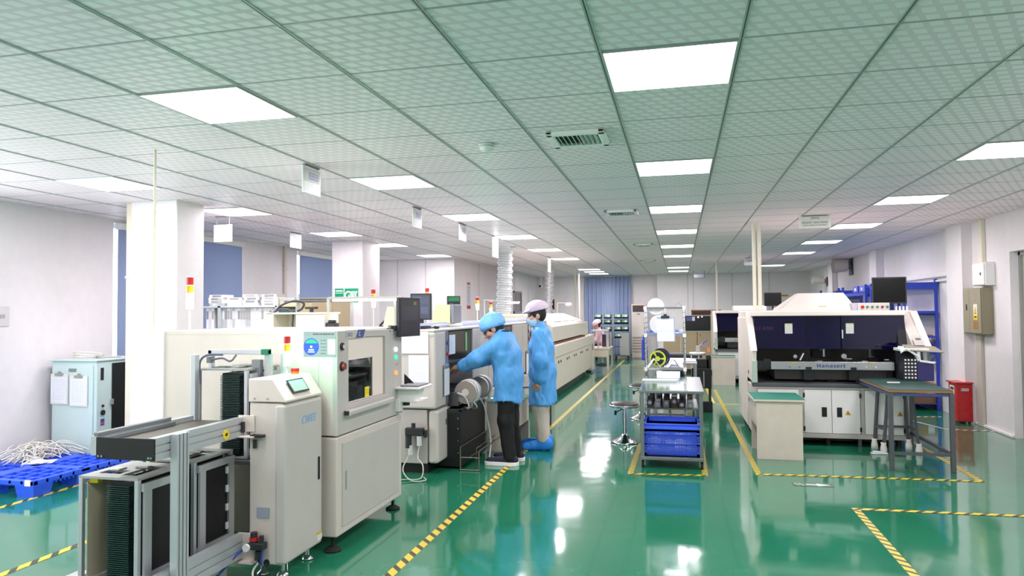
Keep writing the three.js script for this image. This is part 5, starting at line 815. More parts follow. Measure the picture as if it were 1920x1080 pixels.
// blue boltless racking
{
  const x0 = 3.36, x1 = 3.80;
  const bay = (za, zb, lv, label) => {
    const o = roomThing('blue_rack', label, 'rack', [(x0 + x1) / 2, 0, (za + zb) / 2]);
    for (const z of [za, zb]) { for (const x of [x0, x1]) mesh('upright', bx(x - .022, x + .022, 0, 2.0, z - .022, z + .022, .004), M.blueRack, o); mesh('end_brace', [bar([x0, .35, z], [x1, .85, z], .02), bar([x1, .95, z], [x0, 1.4, z], .02), bx(x0, x1, 1.47, 1.51, z - .012, z + .012), bx(x0, x1, .86, .9, z - .012, z + .012), bx(x0, x1, .2, .23, z - .012, z + .012), bx(x0, x1, 1.1, 1.13, z - .012, z + .012)], M.blueRack, o); }
    for (const y of lv) { mesh('shelf_beam', [bx(x0 - .015, x0 + .015, y - .06, y, za, zb, .003), bx(x1 - .015, x1 + .015, y - .06, y, za, zb, .003)], M.blueRack, o); mesh('shelf_deck', bx(x0, x1, y - .012, y, za - .02, zb + .02), paint('#3553c4', .45), o); }
    mesh('top_board', bx(x0, x1, 1.84, 1.94, za + .015, za - .015, .003), M.blueRack, o);
    return o;
  };
  bay(-12.0, -13.9, [.1, .9, 1.5, 1.95], 'blue steel shelf rack by the right wall, next to the red box'); bay(-14.3, -16.2, [.25, .9, 1.4, 1.86], 'blue steel shelf rack in the middle of the row along the right wall'); bay(-16.6, -18.6, [.25, .9, 1.4, 1.82], 'blue steel shelf rack at the far end of the row along the right wall');
  const box = (label, a, b, y, h, z0, z1) => { const o = roomThing('cardboard_box', label, 'box', [(a + b) / 2, y, (z0 + z1) / 2]); mesh('carton', bx(a, b, y, y + h, z0, z1, .004), M.cardboard, o); mesh('packing_tape', bx((a + b) / 2 - .03, (a + b) / 2 + .03, y + h, y + h + .001, z0, z1), std('#b99a6a', .35), o); mesh('front_label', bx(b - .12, b - .03, y + h * .5, y + h * .85, z0, z0 + .001), M.paper, o); };
  box('brown cardboard box on the floor shelf of the blue rack', 3.4, 3.78, .1, .3, -12.05, -12.6); box('brown cardboard box standing on the floor beside the blue rack', 3.0, 3.32, 0, .33, -12.1, -12.6); box('brown cardboard box on the second shelf of the blue rack', 3.5, 3.78, .9, .24, -12.1, -12.5);
  const bin = (label, z, y, c) => { const o = roomThing('open_bin', label, 'bin', [3.55, y, z]); mesh('bin_shell', [bx(3.36, 3.76, y, y + .01, z + .2, z - .2), bx(3.36, 3.37, y, y + .13, z + .2, z - .2), bx(3.75, 3.76, y, y + .13, z + .2, z - .2), bx(3.36, 3.76, y, y + .13, z + .19, z + .2), bx(3.36, 3.76, y, y + .13, z - .2, z - .19)], std(c, .4), o); mesh('bin_label', bx(3.355, 3.36, y + .04, y + .09, z - .05, z + .05), M.paper, o); };
  bin('lilac plastic bin on top of the middle blue rack', -14.6, 1.86, '#6a73e0'); bin('violet plastic bin beside the lilac one on the middle blue rack', -15.1, 1.86, '#5b62d4'); bin('dark blue bin on top of the far blue rack', -17.0, 1.82, '#23358c');
}
{ const y = card('wall_notice', .32, .06, (g, w, h) => { g.fillStyle = '#e0b52c'; g.fillRect(0, 0, w, h); textLines(g, 8, h * .3, w - 16, 1, 10, '#7a5a10', h * .4); }, null, [3.1, 1.97, ZF + .402], [0, 0, 0], 128); tag(y, 'small yellow notice on the far wall', 'sign'); }
// ---------------------------------------------------------------- left side of the hall
{
  const o = roomThing('control_cabinet', 'pale cyan metal cabinet with two clipboards by the left wall', 'cabinet', [-6.2, 0, -6.5]);
  mesh('body', bx(-6.5, -5.93, .02, 1.07, -6.22, -6.9, .012), M.paleCyan, o); mesh('front_door', bx(-6.47, -5.965, .08, 1.03, -6.205, -6.22, .005), M.paleCyan, o); mesh('top_lid', bx(-6.515, -5.915, 1.07, 1.085, -6.2, -6.92, .004), M.paleCyan, o);
  mesh('side_door', bx(-5.93, -5.92, .06, 1.04, -6.42, -6.88, .004), M.dark, o); mesh('latch', [bx(-5.93, -5.905, .6, .66, -6.4, -6.43, .004)], M.zinc, o);
  mesh('door_display', bx(-6.265, -6.17, .96, .995, -6.204, -6.2, .002), std('#7d8a86', .4), o); mesh('breaker', bx(-5.931, -5.924, .87, 1.0, -6.27, -6.31, .003), M.charcoal, o); mesh('side_switch', cyl(-5.925, .53, -6.3, .028, .014, 'x'), M.charcoal, o); mesh('side_knob', cyl(-5.925, .6, -6.3, .013, .014, 'x'), M.charcoal, o);
  card('side_label', .05, .07, (g, w, h) => { g.fillStyle = '#3a4fa8'; g.fillRect(0, 0, w, h); g.fillStyle = '#c05060'; g.fillRect(w * .1, h * .5, w * .8, h * .35); }, o, [-5.9285, .43, -6.3], [0, PI / 2, 0], 48);
  for (const [x, y, l] of [[-6.375, .62, 'white clipboard hung on the left of the pale cyan cabinet'], [-6.13, .6, 'white clipboard hung on the right of the pale cyan cabinet']]) { const c = roomThing('clipboard', l, 'clipboard', [x, y, -6.19]); mesh('board', bx(x - .11, x + .11, y, y + .32, -6.198, -6.192, .002), M.offwhite, c); card('sheet', .2, .27, (g, w, h) => sheet(g, w, h, 13), c, [x, y + .15, -6.19], [0, 0, x < -6.3 ? -.03 : 0], 128, .8); mesh('clip', [bx(x - .05, x + .05, y + .3, y + .325, -6.2, -6.18, .004), bx(x - .015, x + .015, y + .325, y + .345, -6.196, -6.186, .003)], M.zinc, c); }
  const t = roomThing('cable_coil', 'loose tangle of pale cable on top of the pale cyan cabinet', 'cable', [-6.3, 1.085, -6.5]); mesh('loop', [0, 1, 2].map(k => new THREE.TorusGeometry(.1 + k * .015, .008, 8, 30).rotateX(PI / 2 - .1 * k).scale(1.3, 1, .8).translate(-6.34 + k * .02, 1.1 + k * .016, -6.5)), M.offwhite, t); mesh('plug_end', tube([[-6.2, 1.1, -6.5], [-6.1, 1.1, -6.45], [-5.98, 1.095, -6.6]], .008), M.grey, t);
  // switch plate
  const s = roomThing('switch_plate', 'pale grey switch plate on the left wall', 'switch', [XL, 1.45, -5.7]); mesh('plate', bx(XL, XL + .012, 1.45, 1.65, -5.55, -5.8, .003), paint('#d9d6d8', .5), s); mesh('rocker', [0, 1, 2].map(k => bx(XL + .012, XL + .018, 1.53, 1.57, -5.73 + k * .03, -5.75 + k * .03, .002)), std('#b9b6ba', .5), s);
}
{ // blue plastic pallet
  const X0 = -6.5, X1 = -5.38, Z0 = -4.98, Z1 = -6.08, o = roomThing('plastic_pallet', 'bright blue plastic lattice pallet on the floor by the left wall', 'pallet', [-5.94, 0, -5.53]);
  mesh('edge_frame', [bx(X0, X1, .1, .145, Z0, Z0 - .05, .008), bx(X0, X1, .1, .145, Z1 + .05, Z1, .008), bx(X0, X0 + .05, .1, .145, Z0, Z1, .008), bx(X1 - .05, X1, .1, .145, Z0, Z1, .008), bx((X0 + X1) / 2 - .05, (X0 + X1) / 2 + .05, .11, .145, Z0, Z1, .005), bx(X0, X1, .11, .145, (Z0 + Z1) / 2 - .05, (Z0 + Z1) / 2 + .05, .005)], M.bluePallet, o);
  for (let k = 1; k < 9; k++) { const x = X0 + (X1 - X0) * k / 9; mesh('lattice_rib', bx(x - .012, x + .012, .115, .144, Z0, Z1), M.bluePallet, o); }
  for (let k = 1; k < 24; k++) { const z = Z0 + (Z1 - Z0) * k / 24; mesh('lattice_slat', bx(X0, X1, .085, .1, z - .006, z + .006), M.bluePallet, o); }
  for (let k = 1; k < 8; k++) { if (k === 4) continue; const z = Z0 + (Z1 - Z0) * k / 8; mesh('cross_rib', bx(X0, X1, .1, .143, z - .011, z + .011), M.bluePallet, o); }
  for (const x of [X0 + .1, (X0 + X1) / 2, X1 - .1]) for (const z of [Z0 - .1, (Z0 + Z1) / 2, Z1 + .1]) mesh('foot', frustum([x - .085, x + .085, z + .085, z - .085, 0], [x - .1, x + .1, z + .1, z - .1, .11]), M.bluePallet, o);
  mesh('corner_tape', bx(X1 - .09, X1 - .03, .1, .148, Z0 - .01, Z0 + .003), M.offwhite, o);
  const f = roomThing('cable_tie_heap', 'loose heap of white plastic strips behind the blue pallet', 'plastic strips', [-6.35, .14, -5.7]); f.userData.kind = 'stuff'; const g = []; for (let k = 0; k < 120; k++) { const a = rr(0, PI), x = -6.26 + rr(-.12, .2), z = -5.9 + rr(-.12, .35), y = .15 + rr(0, .14) * (1 - Math.abs(z + 5.8) * 1.6), L = rr(.1, .22); g.push(tube([[x - L * Math.cos(a), Math.max(.15, y - rr(0, .08)), z - L * Math.sin(a)], [x, y + rr(.0, .05), z], [x + L * Math.cos(a) * .7, Math.max(.15, y - rr(0, .07)), z + L * Math.sin(a)]], .005, 6, 4)); } mesh('strips', g, M.offwhite, f);
  const p = roomThing('paper_scrap', 'crumpled white sheet lying on the blue pallet', 'paper', [-6.0, .146, -5.6]); mesh('sheet', [bc(0, .006, 0, .26, .01, .16, .004).rotateY(.5).translate(-6.0, .145, -5.62), bc(0, .016, 0, .2, .012, .1, .005).rotateY(-.2).rotateX(.06).translate(-5.98, .147, -5.6)], M.paper, p); mesh('folded_edge', bc(0, .02, 0, .12, .01, .04, .004).rotateY(.8).translate(-6.05, .15, -5.6), M.paper, p);
}
// ---------------------------------------------------------------- behind the line: binder rack, benches, instruments
{
  const o = roomThing('binder_rack', 'pale grey steel rack of binders behind the solder printer', 'rack', [-5.1, 0, -7.7]);
  const X0 = -5.75, X1 = -4.66, Z0 = -7.55, Z1 = -7.95;
  for (const x of [X0, -5.44, X1 + .0]) mesh('upright', bx(x - .02, x + .02, 0, 1.74, Z0, Z0 - .03), std('#b9c2c4', .5), o);
  for (const x of [X0, X1]) mesh('upright', bx(x - .02, x + .02, 0, 1.74, Z1 + .03, Z1), std('#b9c2c4', .5), o);
  for (const y of [.4, .9, 1.36, 1.63]) mesh('rack_shelf', bx(X0, X1, y, y + .02, Z0, Z1), std('#c4cccd', .5), o);
  mesh('back_sheet', bx(X0, X1, .4, 1.75, Z1 - .005, Z1), std('#bfc7c9', .5), o);
  const bm = ['#e4e4e6', '#d3d6da', '#eceaea', '#b9bcc2', '#efe9e6'].map(c => std(c, .6)), sp = [std('#8f9298', .6), std('#dcdde0', .6), std('#a9a5a6', .6)];
  const bg = boxUV(new THREE.BoxGeometry(.036, .245, .2).translate(0, .1225, 0)), sg = boxUV(new THREE.BoxGeometry(.028, .1, .002).translate(0, .16, .101)), hg = boxUV(new THREE.BoxGeometry(.2, .034, .2).translate(0, .017, 0)), hs = boxUV(new THREE.BoxGeometry(.12, .022, .002).translate(0, .017, .101));
  const put = (gA, gB, x, y, z, k, label, group, turn = 0) => { const b = thing('binder', label, 'binder', [x, y, z], turn, group); const a = new THREE.Mesh(gA, bm[k % 5]), c = new THREE.Mesh(gB, sp[k % 3]); a.name = 'cover'; c.name = 'spine_label'; a.castShadow = c.castShadow = true; b.add(a, c); };
  for (let k = 0; k < 21; k++) put(bg, sg, -5.4 + k * .0355, 1.38, Z0 - .13, Math.floor(rr(0, 30)), 'upright pale binder on the shelf behind the solder printer', 'upright binders on the rack');
  for (let k = 0; k < 3; k++) put(bg, sg, -5.62 + k * .0365, 1.38, Z0 - .13, k, 'upright pale binder in the end bay of the rack', 'binders in the end bay');
  [[-5.5, 4], [-5.26, 3], [-5.03, 4], [-4.79, 4]].forEach(([x, n], q) => { for (let k = 0; k < n; k++) put(hg, hs, x + rr(-.015, .015), 1.65 + k * .0345, Z0 - .13, Math.floor(rr(0, 30)), 'pale binder lying flat in a pile on top of the rack', 'flat binders on the rack', rr(-.05, .05)); });
  const b = roomThing('drawer_unit', 'drawer unit with black, orange and green drawers beside the binder rack', 'drawers', [-4.55, 0, -7.7]); mesh('case', bx(-4.65, -4.42, 0, 1.68, -7.58, -7.95, .004), std('#d9c9a0', .5), b); ['#16211f', '#1f5a52', '#b0632f', '#16211f', '#1f5a52', '#16211f', '#b0632f'].forEach((c, k) => mesh('drawer', bx(-4.64, -4.43, 1.6 - k * .042, 1.635 - k * .042, -7.572, -7.6, .003), std(c, .5), b));
}
{ // bench line with lamps and instrument boxes
  const o = roomThing('assembly_bench', 'long bench with grey upper shelf behind the solder printer', 'bench', [-3.7, 0, -7.6]);
  mesh('bench_top', bx(-4.38, -3.55, 1.28, 1.31, -6.85, -7.9, .004), M.white, o); mesh('bench_front', bx(-4.38, -3.55, .1, 1.28, -6.9, -6.92), M.grey, o); mesh('bench_end', [bx(-4.38, -4.36, 0, 1.28, -6.9, -7.88), bx(-3.57, -3.55, 0, 1.28, -6.9, -7.88)], M.grey, o);
  for (const x of [-4.3, -3.62]) mesh('shelf_post', bx(x - .012, x + .012, 1.31, 1.78, -7.4, -7.43), M.alu, o);
  mesh('upper_shelf', bx(-4.35, -3.6, 1.68, 1.7, -7.2, -7.5, .003), M.steelDull, o);
  const L = roomThing('tube_lamp', 'long white tube lamp on posts above the bench behind the printer', 'lamp', [-3.35, 1.7, -7.1]); mesh('lamp_housing', bx(-3.75, -2.9, 1.712, 1.732, -7.1, -7.18, .005), M.grey, L); mesh('lamp_tube', cyl(-3.32, 1.695, -7.14, .014, .8, 'x'), std('#ffffff', .4, { emissive: '#ffffff', emissiveIntensity: 1.2 }), L); { const l = new THREE.RectAreaLight(0xffffff, 4, .8, .03); l.name = 'tube_lamp_light'; l.position.set(.03, -.03, -.04); l.rotation.x = -PI / 2; L.add(l); } mesh('lamp_post', bx(-3.77, -3.74, 1.31, 1.72, -7.1, -7.13), M.zinc, L); mesh('lamp_post', bx(-3.0, -2.98, 1.392, 1.72, -7.15, -7.17), M.zinc, L);
  const b = roomThing('instrument_box', 'cream instrument box with an open front and grey hose on the bench', 'instrument', [-4.1, 1.31, -6.95]); mesh('case', [bx(-4.36, -4.27, 1.31, 1.56, -6.86, -7.2, .006), bx(-4.36, -3.68, 1.545, 1.565, -6.86, -7.25, .004), bx(-4.02, -3.68, 1.31, 1.545, -6.88, -7.2, .006), bx(-4.27, -4.02, 1.31, 1.545, -7.15, -7.2)], paint('#f0ead8', .4), b); mesh('hose', [tube([[-4.32, 1.56, -6.95], [-4.25, 1.64, -6.97], [-4.1, 1.69, -7.0], [-4.0, 1.66, -7.02], [-4.03, 1.6, -7.02], [-4.08, 1.58, -7.02]], .012, 40), tube([[-4.34, 1.56, -6.95], [-4.24, 1.6, -6.94], [-4.12, 1.59, -6.93], [-4.06, 1.54, -6.9]], .011, 30), tube([[-4.06, 1.54, -6.9], [-4.05, 1.42, -6.87], [-4.05, 1.31, -6.87]], .011, 20)], std('#3b3b40', .5), b); mesh('black_clamp', [bx(-3.98, -3.85, 1.6, 1.625, -7.0, -7.06, .005), bx(-3.93, -3.9, 1.565, 1.6, -7.01, -7.05, .004)], M.black, b);
  const k = roomThing('wall_cabinet', 'beige cabinet standing against the wall behind the instrument box', 'cabinet', [-4.8, 0, -8.7]); mesh('carcass', bx(-5.15, -4.42, 0, 1.74, -8.5, -9.0, .006), M.beigeCab, k); mesh('door', bx(-5.14, -4.79, .05, 1.72, -8.485, -8.5, .003), M.beigeCab, k); mesh('door', bx(-4.78, -4.43, .05, 1.72, -8.485, -8.5, .003), M.beigeCab, k); mesh('cap', bx(-5.18, -4.4, 1.74, 1.76, -8.47, -9.02, .003), M.zinc, k);
  const d = roomThing('dark_tool', 'black hand tools lying on the bench by the white post', 'tools', [-3.55, 1.31, -6.95]); mesh('tool_body', bx(-3.68, -3.57, 1.31, 1.45, -6.9, -7.0, .01), M.charcoal, d); mesh('tool_grip', [bx(-3.66, -3.59, 1.45, 1.48, -6.92, -6.98, .008)], M.black, d);
  const s = roomThing('old_terminal', 'cream computer terminal turned away on the bench', 'monitor', [-3.05, 1.392, -7.5]); mesh('terminal_case', ex([[-3.2, 1.4], [-3.0, 1.36], [-2.97, 1.6], [-3.15, 1.62]], -7.3, -7.6, .01), paint('#d8d4b4', .5), s); mesh('terminal_foot', bx(-3.14, -3.02, 1.392, 1.41, -7.35, -7.55, .006), paint('#c9c5a6', .5), s); mesh('terminal_cables', [tube([[-3.22, 1.5, -7.5], [-3.3, 1.4, -7.45], [-3.2, 1.405, -7.4], [-3.1, 1.405, -7.3]], .012), tube([[-3.2, 1.6, -7.6], [-3.28, 1.5, -7.6], [-3.25, 1.41, -7.5]], .02)], M.charcoal, s);
  // screens on the placement machines
  const m2 = atZ(770, 600, -7.0), m2b = atZ(808, 550, -7.0); monitor('monitor', 'black flat monitor with blue windows on the first placement machine', (m2[0] + m2b[0]) / 2, m2[1] - .09, -7.0, m2b[0] - m2[0], m2b[1] - m2[1], .12, ui('#2b2f52', [['#5b6bb0', .1, .08, .4, .25], ['#39406e', .55, .1, .38, .3], ['#7a5a86', .1, .45, .35, .35], ['#4a5590', .5, .5, .4, .3]]), undefined, 0, .4);
  const m3 = atZ(839, 595, -8.6), m3b = atZ(863, 552, -8.6); monitor('monitor', 'black monitor with a green bar on the second placement machine', (m3[0] + m3b[0]) / 2, 1.3925, -8.6, .17, m3b[1] - 1.5, .5, ui('#2c2f36', [['#2f9a58', 0, 0, 1, .22], ['#5a5f86', .1, .3, .35, .3], ['#8a5a56', .5, .55, .4, .3], ['#3c4260', .1, .65, .3, .25]]), undefined, 0, .5);
  const g = roomThing('pale_monitor', 'pale yellow green boxy terminal between the two flat monitors', 'monitor', [-2.6, 1.4, -7.4]); const ga = atZ(806, 604, -7.5), gb = atZ(846, 571, -7.5); mesh('shell', frustum([ga[0] + .02, gb[0], -7.5, -7.85, 1.43], [ga[0] + .07, gb[0] - .01, -7.5, -7.75, gb[1]]), paint('#e6edb8', .45), g); mesh('front_bezel', bx(gb[0] - .02, gb[0] + .03, 1.43, gb[1], -7.5, -7.78, .008), paint('#8d9098', .5), g); mesh('terminal_stand', [bx(gb[0] - .1, gb[0] + .06, 1.392, 1.43, -7.52, -7.72, .006)], M.offwhite, g);
  const kb = roomThing('input_device', 'black keyboard and mouse beside the flat monitor on the placement machine', 'keyboard', [-2.45, 1.395, -6.75]); mesh('keyboard_body', bx(-2.66, -2.42, 1.395, 1.42, -6.62, -6.78, .006), M.charcoal, kb); mesh('mouse', sphere(-2.36, 1.405, -6.7, .03, 1, .6, 1.5), M.dark, kb); mesh('cable', tube([[-2.42, 1.41, -6.7], [-2.36, 1.43, -6.85], [-2.32, 1.42, -7.1], [-2.34, 1.405, -7.5]], .006), M.offwhite, kb);
  // stack lights on poles
  const pole = (label, x, z, y0, pl, h, r, lit) => { const q = roomThing('signal_tower', label, 'signal light', [x, y0, z]); stackLight(q, x, y0, z, r, h, lit, pl); };
  const at = (px, py, z) => atZ(px, py, z);
  pole('red and amber signal tower on the bench beside the white tube lamp', at(700, 560, -7.86)[0], -7.86, 1.31, .3, .24, .026, 1.6);
  pole('red signal light rising behind the blue screened monitor', at(801, 545, -8.2)[0], -8.2, 1.395, .25, .22, .024, 0);
  pole('signal tower with a lit green lens on a pole near the white oven hood', at(895, 570, -9.8)[0], -9.8, 1.395, .18, .2, .026, 3);
  pole('red topped signal tower beside the wide silver duct', at(920, 560, -11.6)[0], -11.6, 1.395, .12, .22, .026, 1.8);
  const lampA = roomThing('clamp_lamp', 'white tube lamp reaching out beside the wide silver duct', 'lamp', [-3.3, 1.5, -13.4]); const la = at(942, 567, -12.9), lb = at(974, 568, -12.9); mesh('lamp_head', bx(la[0], lb[0], la[1] - .02, la[1] + .015, -12.86, -12.94, .01), M.whitePlastic, lampA); mesh('lamp_arm', [rod([la[0] - .35, la[1] + .05, -12.9], [la[0] + .05, la[1] + .02, -12.9], .01), rod([la[0] - .35, 1.4, -12.9], [la[0] - .35, la[1] + .05, -12.9], .01)], M.white, lampA); mesh('lamp_tube', bx(la[0] + .01, lb[0] - .01, la[1] - .026, la[1] - .02, -12.88, -12.92), std('#fff', .5, { emissive: '#ffffff', emissiveIntensity: 2 }), lampA);
  const lampB = roomThing('desk_lamp', 'small white swing lamp above the far end of the oven', 'lamp', [-3.3, 1.5, -17.3]); const lc = at(1045, 568, -16.8), ld = at(1066, 571, -16.8); mesh('lamp_arm', [rod([lc[0], 1.5, -16.8], [lc[0], lc[1], -16.8], .012), rod([lc[0], lc[1], -16.8], [ld[0] - .06, ld[1] + .04, -16.8], .012)], M.oven, lampB); mesh('lamp_head', sphere(ld[0], ld[1], -16.8, .07, 1.3, .8, 1), M.whitePlastic, lampB);
  const mo = at(1034, 567, -17.2), mp = at(1028, 592, -17.2); monitor('monitor', 'narrow dark monitor seen edge-on above the oven', mo[0], 1.5, -17.2, .16, .26, .5, ui('#4a4652', []), undefined, 0, 0, 1);
  const cam = roomThing('security_camera', 'small white security camera under the ceiling by the second duct', 'camera', [-4.3, 2.4, -22.4]); mesh('camera_body', cyl(-4.35, 2.35, -22.4, .05, .2, 'z'), M.whitePlastic, cam); mesh('camera_lens', cyl(-4.35, 2.35, -22.28, .035, .04, 'z'), M.black, cam); mesh('camera_bracket', bx(-4.37, -4.33, 2.38, CEIL, -22.42, -22.46), M.whitePlastic, cam);
  const pb = card('wall_poster', .28, .62, (g, w, h) => { g.fillStyle = '#c9ccd6'; g.fillRect(0, 0, w, h); g.fillStyle = '#a5232b'; g.fillRect(0, h * .88, w, h * .12); g.fillRect(w * .1, h * .04, w * .8, h * .06); textLines(g, w * .12, h * .2, w * .76, 7, h * .09, '#6a7184', 5); }, null, [XA + .002, 1.93, -15.55], [0, PI / 2, 0], 128); tag(pb, 'narrow notice board with a red footer on the partition wall', 'poster');
  const vw = roomThing('wall_window', 'small grey framed observation window in the partition wall beyond the wide duct', 'window', [XA, 1.55, -20.3]); mesh('frame', [bx(XA, XA + .03, 1.5, 2.15, -20.0, -20.06), bx(XA, XA + .03, 1.5, 2.15, -21.0, -21.06), bx(XA, XA + .03, 2.1, 2.15, -20, -21.05), bx(XA, XA + .03, 1.5, 1.55, -20, -21.05)], M.zinc, vw); mesh('pane', bx(XA + .004, XA + .008, 1.54, 2.11, -20.05, -21.01), std('#6f6670', .15), vw);
}
// ---------------------------------------------------------------- on the ceiling
{
  const vent = (label, i, j, s) => { const o = thing('ceiling_vent', label, 'air vent', [gx(i), CEIL, gz(j)]); const w = s / 2; mesh('frame', [bx(-w, w, -.03, 0, -w, -w + .05, .01), bx(-w, w, -.03, 0, w - .05, w, .01), bx(-w, -w + .05, -.03, 0, -w, w, .01), bx(w - .05, w, -.03, 0, -w, w, .01)], M.whitePlastic, o); mesh('throat', bx(-w + .05, w - .05, -.006, -.002, -w + .05, w - .05), std('#3c4240', .7), o); for (let k = 0; k < 9; k++) mesh('louvre', bc(0, 0, 0, .004, .026, s - .11).rotateZ(k < 5 ? .7 : -.7).translate(-w + .07 + k * (s - .14) / 8, -.018, 0), std('#c2cbc8', .4), o); };
  vent('square louvred ceiling vent near the smoke detector', -.5, 2.5, .38); vent('square louvred ceiling vent further along the middle aisle', -.52, 8.6, .38); vent('small square ceiling vent far along the middle aisle', -.45, 15.7, .34); vent('distant ceiling vent before the blue curtain', -.6, 22.6, .34);
  const smoke = (label, x, z) => { const o = thing('smoke_detector', label, 'smoke detector', [x, CEIL, z]); mesh('mount', lathe([[0, 0], [.055, 0], [.055, -.018], [0, -.018]]), M.whitePlastic, o); mesh('head', lathe([[0, -.018], [.048, -.018], [.05, -.035], [.03, -.05], [0, -.052]]), M.whitePlastic, o); };
  smoke('round white smoke detector on the near ceiling', -1.264, -4.63); smoke('round white smoke detector beside the wide silver duct', -2.84, -12.15);
  const hang = (label, x, z, L, H, drop, fn, facing) => { const o = thing('hanging_sign', label, 'sign', [x, CEIL - .002, z], facing ? 0 : PI / 2); mesh('plate', bx(-L / 2, L / 2, -drop - H, -drop, -.006, .006, .003), M.whitePlastic, o); mesh('hanger', [rod([-L * .35, -drop, 0], [-L * .35, 0, 0], .003, 6), rod([L * .35, -drop, 0], [L * .35, 0, 0], .003, 6), bx(-L * .4, L * .4, -.01, 0, -.012, .012)], M.aluDark, o); card('print', L * .9, H * .9, fn, o, [0, -drop - H / 2, .0075], [0, 0, 0], 160); card('print', L * .9, H * .9, fn, o, [0, -drop - H / 2, -.0075], [0, PI, 0], 160); };
  const band = (g, w, h) => { g.fillStyle = '#d9dad6'; g.fillRect(0, 0, w, h); g.fillStyle = '#9aa0bc'; g.fillRect(w * .28, h * .14, w * .62, h * .3); textLines(g, w * .32, h * .2, w * .54, 2, h * .12, '#d6d8e6', 5); g.fillStyle = '#fbfbfd'; g.fillRect(0, h * .55, w, h * .45); };
  hang('white hanging sign over the solder printer side of the line', -2.77, -4.97, .27, .2, .02, band); hang('white hanging sign over the first placement machine', -2.78, -7.27, .26, .2, .02, band); hang('white hanging sign over the second placement machine', -2.73, -8.78, .3, .2, .02, band); hang('white hanging sign just before the wide silver duct', -2.72, -10.4, .34, .3, .02, band); hang('white hanging sign just before the narrower silver duct', -2.69, -14.8, .34, .3, .02, band);
  hang('blank white hanging sign beside the near column', -5.19, -7.27, .24, .2, .1, band, true); hang('white hanging sign between the near column and the blue blinds', -5.29, -9.05, .3, .2, .02, band);
  const han = (g, x, y, s) => { g.lineWidth = s * .09; const L = (...p) => { g.beginPath(); g.moveTo(x + p[0] * s, y + p[1] * s); for (let k = 2; k < p.length; k += 2) g.lineTo(x + p[k] * s, y + p[k + 1] * s); g.stroke(); };
    L(0, .25, .35, .25); L(.18, 0, .18, .9, .08, .85); L(0, .6, .35, .45); L(.45, .2, .95, .1); L(.7, .15, .7, .95); L(.48, .4, .48, .9, .95, .9); L(.92, .4, .92, .9); L(.4, .35, .98, .35);            // three written characters
    L(1.3, 0, 1.15, .4); L(1.22, .3, 1.22, 1); L(1.45, .1, 1.4, .4); L(1.4, .35, 2, .35); L(1.35, .6, 2.05, .6); L(1.7, .05, 1.7, 1);
    L(2.2, .3, 2.6, .3); L(2.4, 0, 2.4, 1); L(2.4, .35, 2.2, .7); L(2.4, .4, 2.6, .6); L(2.75, .15, 2.75, .7, 2.65, .95); L(2.75, .15, 3, .15, 3, .85, 3.15, .9, 3.15, .75); };
  const insert = (g, w, h) => { g.fillStyle = '#e9e6da'; g.fillRect(0, 0, w, h); g.strokeStyle = '#6d7090'; han(g, w * .36, h * .08, w * .09); g.fillStyle = '#6b7894'; g.textAlign = 'center'; g.font = 'bold ' + h * .26 + 'px sans-serif'; g.fillText('INSERT MACHINE', w / 2, h * .66, w * .92); g.font = 'bold ' + h * .18 + 'px sans-serif'; g.fillText('(FOR SURFACE MOUNT)', w / 2, h * .86, w * .86); };
  hang('white hanging sign with blue lettering over the lettered insertion machine', 1.62, -9.25, .36, .155, .0, insert, true); hang('small white hanging sign beside the pair of conduits', 1.53, -16.45, .26, .15, .02, band, true);
  const ft = roomThing('hanging_bracket', 'small dark bracket with a pale plate hanging from the far ceiling', 'bracket', [.55, 2.5, -21.6]); mesh('frame_bars', [bx(.4, .72, 2.49, 2.51, -21.6, -21.62), bx(.4, .42, 2.5, CEIL, -21.6, -21.62), bx(.7, .72, 2.5, CEIL, -21.6, -21.62)], M.aluDark, ft); mesh('frame_plate', bx(.42, .7, 2.51, 2.6, -21.605, -21.615), std('#b9bccb', .5), ft);
}
